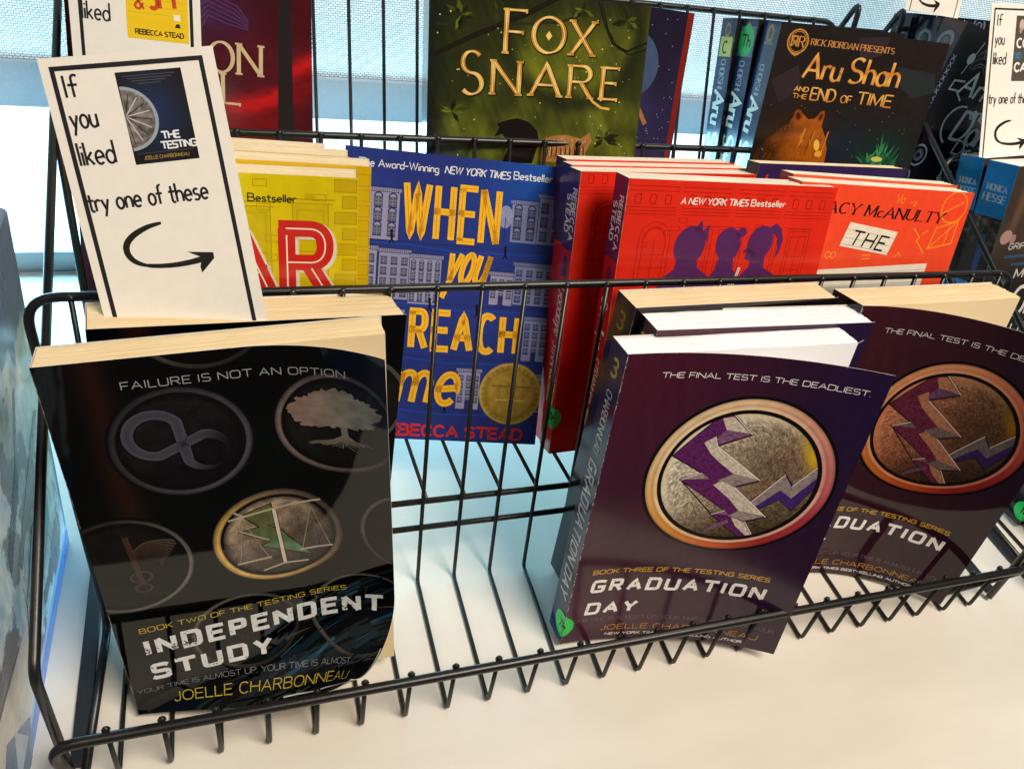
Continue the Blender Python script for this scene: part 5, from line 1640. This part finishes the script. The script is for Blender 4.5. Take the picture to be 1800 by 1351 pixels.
def aru_spine(T, H, st):
    S = Art(T, H)
    S.grid(0, 0, T, H, lambda u, v: mix(C(32, 58, 96), C(22, 44, 78), fbm(u * .1, v * .04)), 1, 6)
    S.oval(T / 2, H - 8, T * .19, T * .26, C(150, 126, 84), 2, 0); S.oval(T / 2, H - 8, T * .11, T * .16, C(52, 56, 66), 2.4, 0)
    S.grid(T * .25, H - 15, T * .75, H - 13, C(110, 104, 90), 2, 20)
    if st == 'C': S.grid(T * .10, H - 26, T * .92, H - 12.5, C(202, 206, 104), 3, 20)
    if st == 'Th':
        S.grid(T * .06, H - 25, T * .96, H - 5, C(84, 120, 130), 3, 20); S.oval(T * .5, H - 14.5, T * .42, T * .50, C(46, 190, 100), 3.4)
    if st:
        S.text(st, T * .30, H - (23.5 if st == 'C' else 18.5), 7.8, C(24, 34, 24), w=1.3, width=T * (.32 if st == 'C' else .44), layer=4)
    S.text('CHOKSHI', T * .34, H - 28, 6.4, C(150, 164, 186), nib=(.8, .45, 0), width=20, rot=-90, layer=3)
    S.text('Aru Shah', T * .22, H - 50, 13.0, C(226, 238, 230), nib=(3.0, 1.3, 20), width=60, rot=-90, slant=.1, layer=3)
    return S


GA = 'paperbacks with blue spines on the top tier'
for key, lab, st in (('ARU1', 'dark paperback with a glowing orange animal and green flame on its front, top tier', None),
                     ('ARU2', 'paperback with a green sticker high on its blue spine, middle of three', 'Th'),
                     ('ARU3', 'paperback with a yellow sticker high on its blue spine, last of three', 'C')):
    W, H = wh(key); T = POSES[key][8] * 1000
    make_book(key, lab, GA, M_PALE, M_SEMI, aru_front(W, H) if key == 'ARU1' else Art(W, H), C(34, 30, 34), aru_spine(T, H, st), C(30, 54, 90), C(24, 40, 70), seed=60 + ord(key[3]), top=.0004)


def dred_front(W, H, text):
    A = Art(W, H)

    def bgc(u, v):
        n = fbm(u * .03, v * .03, 5)
        c = mix(C(56, 14, 22), C(92, 22, 34), n)
        c = mix(c, C(66, 40, 84), np.exp(-(((u - 74) / 22) ** 2 + ((v - 190) / 16) ** 2)) * .7)
        sw = 132 + .22 * (u - 60) + 7 * np.sin(u * .05)
        d = v - sw
        c = mix(c, C(196, 26, 26), np.exp(-((d - 8) / 6) ** 2) * .95 * sstep(58, 100, u))
        c = mix(c, C(126, 18, 24), np.exp(-((d + 6) / 9) ** 2) * .8)
        return c * (.9 + .2 * vnoise(u * .2 + v * .5, v * .1)[:, None])
    A.grid(0, 0, W, H, bgc, .5, nu=60, nv=90)
    for k in range(6):
        A.line([(60 + k * 2, 196 - k * 3), (74, 201 - k * 2.5), (90 - k, 195 - k * 2), (96, 188 - k)], .4, C(84, 64, 120), 1.5)
    if text:
        gd = C(206, 184, 146)
        A.text('DRAGON', 12, 158.5, 16.4, gd, nib=(2.3, 1.0, 10), serif=4, width=91, track=.2, layer=3)
        A.text('PEARL', 22, 141.3, 16.4, gd, nib=(2.3, 1.0, 10), serif=4, width=69, track=.2, layer=3)
    return A


GD_ = 'dark red hardcovers on the top tier'
W, H = wh('RED9')
make_book('RED9', 'dark red book with pale gold capitals, front of two behind the white cards', GD_, M_CREAM, M_SEMI, dred_front(W, H, True), C(70, 18, 28), None, C(50, 14, 22), step=6, seed=71)
W, H = wh('RED10')
A = dred_front(W, H, False)
A.grid(W - 25, 0, W - 12, H, C(38, 32, 34), 2, 20); A.line([(W - 25, 0), (W - 25, H)], .5, C(150, 116, 110), 2.4, step=40)
make_book('RED10', 'dark red book with a black band down its cover, behind the gold-lettered one', GD_, M_CREAM, M_SEMI, A, C(70, 18, 28), None, C(50, 14, 22), step=6, seed=72)


# ------------------------------------------------------------------ books in the second rack
def ari_front(W, H, text):
    A = Art(W, H)
    A.grid(0, 0, W, H, lambda u, v: mix(C(30, 22, 24), C(24, 26, 40), fbm(u * .04, v * .04) + sstep(30, 0, u) * .7), .5, 4)
    rnd = random.Random(9)
    ch = C(206, 222, 238); dim = C(128, 146, 172)
    for k in range(26):        # stitched border
        y = 60 + k * 5.2
        A.line([(3, y), (6.5, y + 4)], .6, dim, 2); A.line([(6.5, y), (3, y + 4)], .6, dim, 2)
    A.oval(22, 196, 3.4, 4.4, ch, 2.2, -20); A.line([(20, 184), (27, 210)], .7, ch, 2.2)
    for r in (6, 8, 12):
        A.disc(36, 188, r - .5, r, dim, 2, nr=1, na=30, a0=20, a1=170)
    A.disc(44, 206, 6, 7, dim, 2, nr=1, na=30); A.disc(44, 206, 3, 3.6, dim, 2, nr=1, na=30)
    A.line([(28, 200), (32, 206), (34, 200), (38, 206), (40, 200)], .7, dim, 2)
    for cx, cy in ((20, 118), (14, 98)):
        A.disc(cx, cy, 7.5, 9, dim, 2, nr=1, na=36); A.disc(cx, cy, 2, 5, lambda r, a, x, y: mix(C(60, 74, 104), C(90, 108, 136), fbm(x, y)), 2, nr=1, na=20)
    for k in range(30):
        x, y = rnd.uniform(8, 140), rnd.uniform(60, 210); A.oval(x, y, .5, .5, dim, 2, n=6)
    if text:
        A.text('Ari', 26, 171, 17, ch, nib=(3.0, 1.3, 30), width=27, slant=.2, layer=3)
        A.line([(28, 180), (17, 178), (16, 171), (24, 172), (33, 166)], 1.5, ch, 3)
        A.text('and', 51, 157, 11, ch, nib=(2.0, .9, 30), width=18, slant=.2, layer=3)
        A.text('Dan', 42, 138, 23, ch, nib=(3.6, 1.4, 30), width=38, slant=.16, layer=3)
        A.disc(44, 148, 15, 16.6, ch, 3, nr=1, na=40, a0=90, a1=250)
        A.text('Disc', 52, 128, 11, ch, nib=(2.0, .9, 30), width=28, slant=.16, layer=3)
        A.text('the', 70, 113, 11, ch, nib=(2.0, .9, 30), width=16, slant=.16, layer=3)
        A.text('Se', 50, 92, 22, ch, nib=(3.4, 1.4, 30), width=26, slant=.16, layer=3)
    else:
        for k in range(18):
            A.line([(3, H - 10 - k * 2.2), (60, H - 10 - k * 2.2)], .7 if k % 3 else 1.2, C(52, 66, 88), 2, step=30)
        for k in range(5):
            A.line([(14 + k * 8, H - 7), (14 + k * 8, H - 2), (19 + k * 8, H - 2), (19 + k * 8, H - 6), (15 + k * 8, H - 6)], .8, C(62, 76, 98), 2)
    return A


GB = 'chalk-lettered dark books in the second rack'
for key, lab in (('ARI1', 'black book with white chalk lettering and a stitched border, half behind the right card'),
                 ('ARI2', 'black book with a pale round mark on its spine, just behind the chalk-lettered front'),
                 ('ARI3', 'black book furthest back beside the rack tops, a round mark on its spine')):
    W, H = wh(key); T = POSES[key][8] * 1000
    S = Art(T, H)
    S.disc(T / 2, H - 16, T * .2, T * .34, C(110, 112, 124), 2, nr=1, na=30); S.disc(T / 2, H - 16, 0, T * .16, C(80, 84, 98), 2, nr=1, na=20)
    for k in range(14):
        S.line([(T * .3, H - 30 - k * 6), (T * .7, H - 34 - k * 6)], .8, C(58, 66, 84), 2)
    make_book(key, lab, GB, M_PALE, M_SEMI, ari_front(W, H, key == 'ARI1'), C(26, 24, 32), S, C(24, 26, 40), C(22, 22, 30), name='hardcover_book', seed=80 + ord(key[3]), top=.002)


def hesse_spine(T, H):
    S = Art(T, H)
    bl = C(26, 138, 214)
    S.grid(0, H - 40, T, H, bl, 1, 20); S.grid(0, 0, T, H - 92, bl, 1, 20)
    S.line([(T - .4, 0), (T - .4, H)], .5, C(120, 150, 130), 2, step=40)
    S.text('MONICA', T * .18, H - 20.5, 4.2, C(190, 214, 226), nib=(1.0, .5, 0), serif=1.4, width=T * .66, layer=3)
    S.text('HESSE', T * .14, H - 28.5, 5.2, C(196, 218, 228), nib=(1.1, .5, 0), serif=1.5, width=T * .74, layer=3)

    def photo(u, v):
        n = fbm(u * .35, v * .35, 4)
        c = mix(C(48, 42, 42), C(150, 138, 132), sstep(.35, .8, n) * sstep(H - 75, H - 48, v))
        return c
    S.grid(0, H - 92, T, H - 40, photo, 1, 1.2)
    S.poly([(T * .46, H - 84), (T * .44, H - 62), (T * .50, H - 54), (T * .62, H - 54), (T * .66, H - 64), (T * .62, H - 84)], C(44, 82, 140), 2)
    S.oval(T * .56, H - 51, 2.0, 2.6, C(30, 24, 26), 2.4)
    S.text('ORPHAN', T * .36, H - 96, 9.0, C(170, 196, 212), w=1.4, width=78, rot=-90, layer=3)
    return S


def hesse_front(W, H):
    A = Art(W, H)

    def bgc(u, v):
        c = mix(C(58, 48, 44), C(86, 68, 56), fbm(u * .08, v * .04))
        c = mix(c, C(40, 36, 36), sstep(130, 90, v))
        return mix(c, C(132, 96, 66), np.exp(-((u - 14 - .1 * (v - 150)) / 3.5) ** 2) * sstep(120, 150, v) * .7)
    A.grid(0, 0, W, H, bgc, .5, 4)
    A.oval(9, 132, 6, 5.4, C(176, 140, 132), 2, 20); A.oval(17, 130, 3, 4, C(160, 124, 116), 2)
    A.text('GRIPPING', 15, 122, 4.6, C(206, 206, 206), w=.7, width=36, slant=.15, layer=3)
    A.grid(14, 115, 60, 117.2, C(52, 84, 120), 2, 30); A.grid(24, 108.5, 60, 110.7, C(52, 84, 120), 2, 30)
    A.text('MONICA HESSE', 32, 98.5, 6.6, C(206, 206, 206), nib=(1.4, .7, 0), serif=1.6, width=96, layer=3)
    A.text('ORPHAN', 39, 66, 24, C(226, 226, 226), w=3.2, width=104, layer=3, sq=2.2)
    A.text('IN THE', 38, 48, 10, C(226, 226, 226), w=1.5, width=40, layer=3)
    return A


GM = 'blue-spined books in the second rack'
for key, lab in (('MON1', 'brown book with a wide blue spine and a street photograph, nearest the right edge'),
                 ('MON2', 'blue-spined book behind the brown one, its worn spine top beside the sloping tube')):
    W, H = wh(key); T = POSES[key][8] * 1000
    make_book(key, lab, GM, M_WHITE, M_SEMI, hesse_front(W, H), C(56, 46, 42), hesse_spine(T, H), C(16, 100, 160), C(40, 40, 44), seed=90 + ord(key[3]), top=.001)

POSES['BLK1'] = (0.6420, -0.0560, 0.003, -2.0, 9.0, -1.5, .135, .190, .0200)
POSES['BLK2'] = (0.6360, -0.0300, 0.003, -1.0, 9.0, 1.0, .135, .190, .0200)
GK = 'black books with green stickers in the second rack'
for key, lab in (('BLK1', 'black book with a round green sticker low on its spine, at the right edge'),
                 ('BLK2', 'black book behind the sticker one at the right edge, a smaller green sticker showing')):
    W, H = wh(key)
    make_book(key, lab, GK, M_WHITE, M_SEMI, Art(W, H), C(20, 20, 26), None, C(18, 18, 28), seed=95, stick=(.004, .020, C(40, 190, 80), 'Th'))


# ------------------------------------------------------------------ cards
INK = C(30, 30, 36)


def card_art(W, H, iff=14.6, you=26.0, liked=40.0, tr=57.9, arrow=82.6, pic=(25.8, 7.0, 50.2, 41.8), picf=None, bw=1.7, bl=4.1, br=58.4, bt=4.0, bottom=None):
    A = Art(W, H)
    y = lambda t: H - t
    A.line([(bl, 0 if bottom is None else bottom), (bl, y(bt)), (br, y(bt)), (br, 0 if bottom is None else bottom)], bw, INK, 2, step=30)
    if bottom is not None: A.line([(bl, bottom), (br, bottom)], bw, INK, 2, step=30)
    k = dict(w=.92, sq=2.0, layer=3)
    A.text('If', 6.9, y(iff), 8.0, INK, width=4.6, **k)
    A.text('you', 6.2, y(you), 8.2, INK, width=9.4, **k)
    A.text('liked', 5.9, y(liked), 8.6, INK, width=13.0, **k)
    A.text('try one of these', 5.0, y(tr), 7.4, INK, width=45.4, **k)
    a = smooth([(30, 0), (24.5, -1.0), (18.6, -3.6), (15.2, -7.0), (14.9, -11), (17.2, -14.4), (22, -16.6), (30, -17.6), (38, -17.4), (45.5, -16.4)])
    A.line([(p, y(arrow - 17.2) + q) for p, q in a], lambda d, t: 1.0 + 1.5 * math.sin(math.pi * min(1, t * 1.5)) ** .7 if t < .66 else 1.6 + (t - .66) * 3.0, C(26, 24, 20), 3, step=1.5)
    ya = y(arrow - 17.2) - 16.2
    A.poly([(37.6, ya + 3.2), (47.6, ya + 1.6), (47.6, ya - .8), (41.6, ya - 6.2), (41.4, ya - 3.6), (42.8, ya + .2)], C(26, 24, 20), 3.4)
    if picf: picf(A, pic[0], y(pic[3]), pic[2], y(pic[1]))
    return A


def pic_night(A, x0, y0, x1, y1):
    w, h = x1 - x0, y1 - y0
    A.grid(x0, y0, x1, y1, lambda u, v: mix(C(26, 46, 92), C(20, 20, 26), np.clip(np.hypot((u - x0 - w * .45) / w * 1.5, (v - y0 - h * .55) / h * 1.7), 0, 1)), 2, .8)
    cx, cy, R = x0 - .6, y0 + h * .50, w * .50
    A.disc(cx + 0.6, cy, 0, R * .9, lambda r, a, x, y: mix(C(70, 66, 66), C(176, 166, 160), fbm(x * .7, y * .7) * 1.7 - .4), 3, nr=8, na=40, a0=-88, a1=88)
    A.disc(cx + 0.6, cy, R * .9, R, C(150, 166, 176), 3.4, nr=1, na=50, a0=-88, a1=88)
    for k in range(9):
        a = math.radians(-80 + k * 19)
        A.line([(cx + 1, cy + 1), (cx + .6 + R * .8 * math.cos(a), cy + R * .8 * math.sin(a))], .35, C(206, 200, 194) if k % 2 else C(40, 36, 36), 3.6)
    for k, (a, b) in enumerate(((.10, .90), (.16, .84), (.22, .74), (.30, .66))):
        A.line([(x0 + w * a, y1 - 1.6 - k * 1.0), (x0 + w * b, y1 - 1.6 - k * 1.0)], .3, C(74, 76, 84), 3, step=30)
    A.text('THE', x0 + w * .50, y0 + h * .255, 2.6, C(232, 236, 242), w=.62, width=w * .26, oct_=True, layer=4)
    A.text('TESTING', x0 + w * .46, y0 + h * .145, 2.6, C(232, 236, 242), w=.62, width=w * .54, oct_=True, layer=4)
    A.line([(x0 + w * .05, y0 + h * .115), (x0 + w * .95, y0 + h * .115)], .4, C(64, 54, 60), 3)
    A.text('JOELLE CHARBONNEAU', x0 + w * .15, y0 + h * .045, 1.3, C(150, 124, 60), w=.26, width=w * .7, layer=4)


def pic_yellow(A, x0, y0, x1, y1):
    w, h = x1 - x0, y1 - y0
    A.grid(x0, y0, x1, y1, C(240, 200, 28), 2, 20)
    for k in range(7):
        A.line([(x0 + 1, y0 + h * (.3 + .08 * k)), (x1 - 1, y0 + h * (.3 + .08 * k))], .2, C(206, 166, 30), 2.4, step=30)
    rd = C(204, 74, 40)
    A.text('LIAR', x0 + w * .10, y0 + h * .66, h * .22, rd, w=2.0, width=w * .8, layer=3, rot=3)
    A.text('&', x0 + w * .14, y0 + h * .345, h * .15, rd, w=1.2, width=w * .15, layer=3)
    A.text('SPY', x0 + w * .38, y0 + h * .36, h * .26, rd, w=2.1, width=w * .48, layer=3, rot=6)
    A.grid(x0 + w * .76, y0 + h * .25, x0 + w * .87, y0 + h * .32, C(240, 236, 214), 3, 10)
    A.poly([(x0 + w * .77, y0 + h * .17), (x0 + w * .80, y0 + h * .215), (x0 + w * .85, y0 + h * .215), (x0 + w * .87, y0 + h * .17)], C(52, 44, 60), 3)
    A.text('REBECCA STEAD', x0 + w * .13, y0 + h * .055, h * .055, C(40, 36, 30), w=.55, width=w * .78, layer=3)


def pic_dark(A, x0, y0, x1, y1):
    w, h = x1 - x0, y1 - y0
    A.grid(x0, y0, x1, y1, lambda u, v: mix(C(70, 66, 60), C(92, 84, 76), fbm(u * .3, v * .3)), 2, 3)
    A.oval(x0 + 6.2, y1 - 6.5, 2.6, 4.0, C(198, 170, 160), 3); A.oval(x0 + 5.4, y1 - 10.5, 1.4, 2, C(176, 140, 130), 3)
    A.text('CO', x0 + 2.6, y0 + h * .52, 6.2, C(238, 236, 230), w=1.4, width=12, layer=4)
    A.grid(x0 + 2.2, y0 + h * .335, x0 + 8, y0 + h * .445, C(60, 140, 190), 3, 20); A.text('BE', x0 + 3.0, y0 + h * .345, 4.0, C(70, 80, 90), w=.8, width=7, layer=4)
    A.text('CA', x0 + 2.2, y0 + h * .15, 6.0, C(238, 236, 230), w=1.5, width=12, layer=4)


def make_card(key, art, label, bow=0.0):
    p = POSES[key]
    root_m = frame_of(p)
    bends = [(0.0, p[6] * .25, bow)] if bow else ()
    o = build_sheet('recommendation_card', art, None, lambda P: np.c_[P[:, 0], -P[:, 2], P[:, 1]], M_MATTE, bends, None, 0.0003, 4.0, C(240, 235, 226), back=C(236, 230, 220), H=p[7])
    o.matrix_world = root_m
    tag(o, label, 'card', 'white recommendation cards')
    return o


W, H = wh('CARD1')
make_card('CARD1', card_art(W, H, picf=pic_night), 'large white card with a dark blue cover picture, stuck in the black book', .6)
W, H = wh('CARD2')
make_card('CARD2', card_art(W, H, tr=66, picf=pic_yellow, pic=(27.0, 4.0, 57.5, 47.0), br=59.0, bl=5.2), 'white card with a yellow cover picture, cut off by the top of the picture')
W, H = wh('CARD3')
make_card('CARD3', card_art(W, H, iff=16.0, you=29.0, liked=43.0, tr=71.2, arrow=101.0, pic=(26.2, 8.4, 60.0, 55.0), picf=pic_dark, bl=3.6, br=84, bt=4.2, bw=1.3),
          'white card with a grey cover picture, standing above the blue spines')
W, H = wh('CARD4')
make_card('CARD4', card_art(W, H, tr=70, arrow=109.0, pic=(30, 8, 60, 50), bl=7, br=73.5, bottom=None, bw=1.2), 'white card showing only an arrow, above the dark books at the top right')
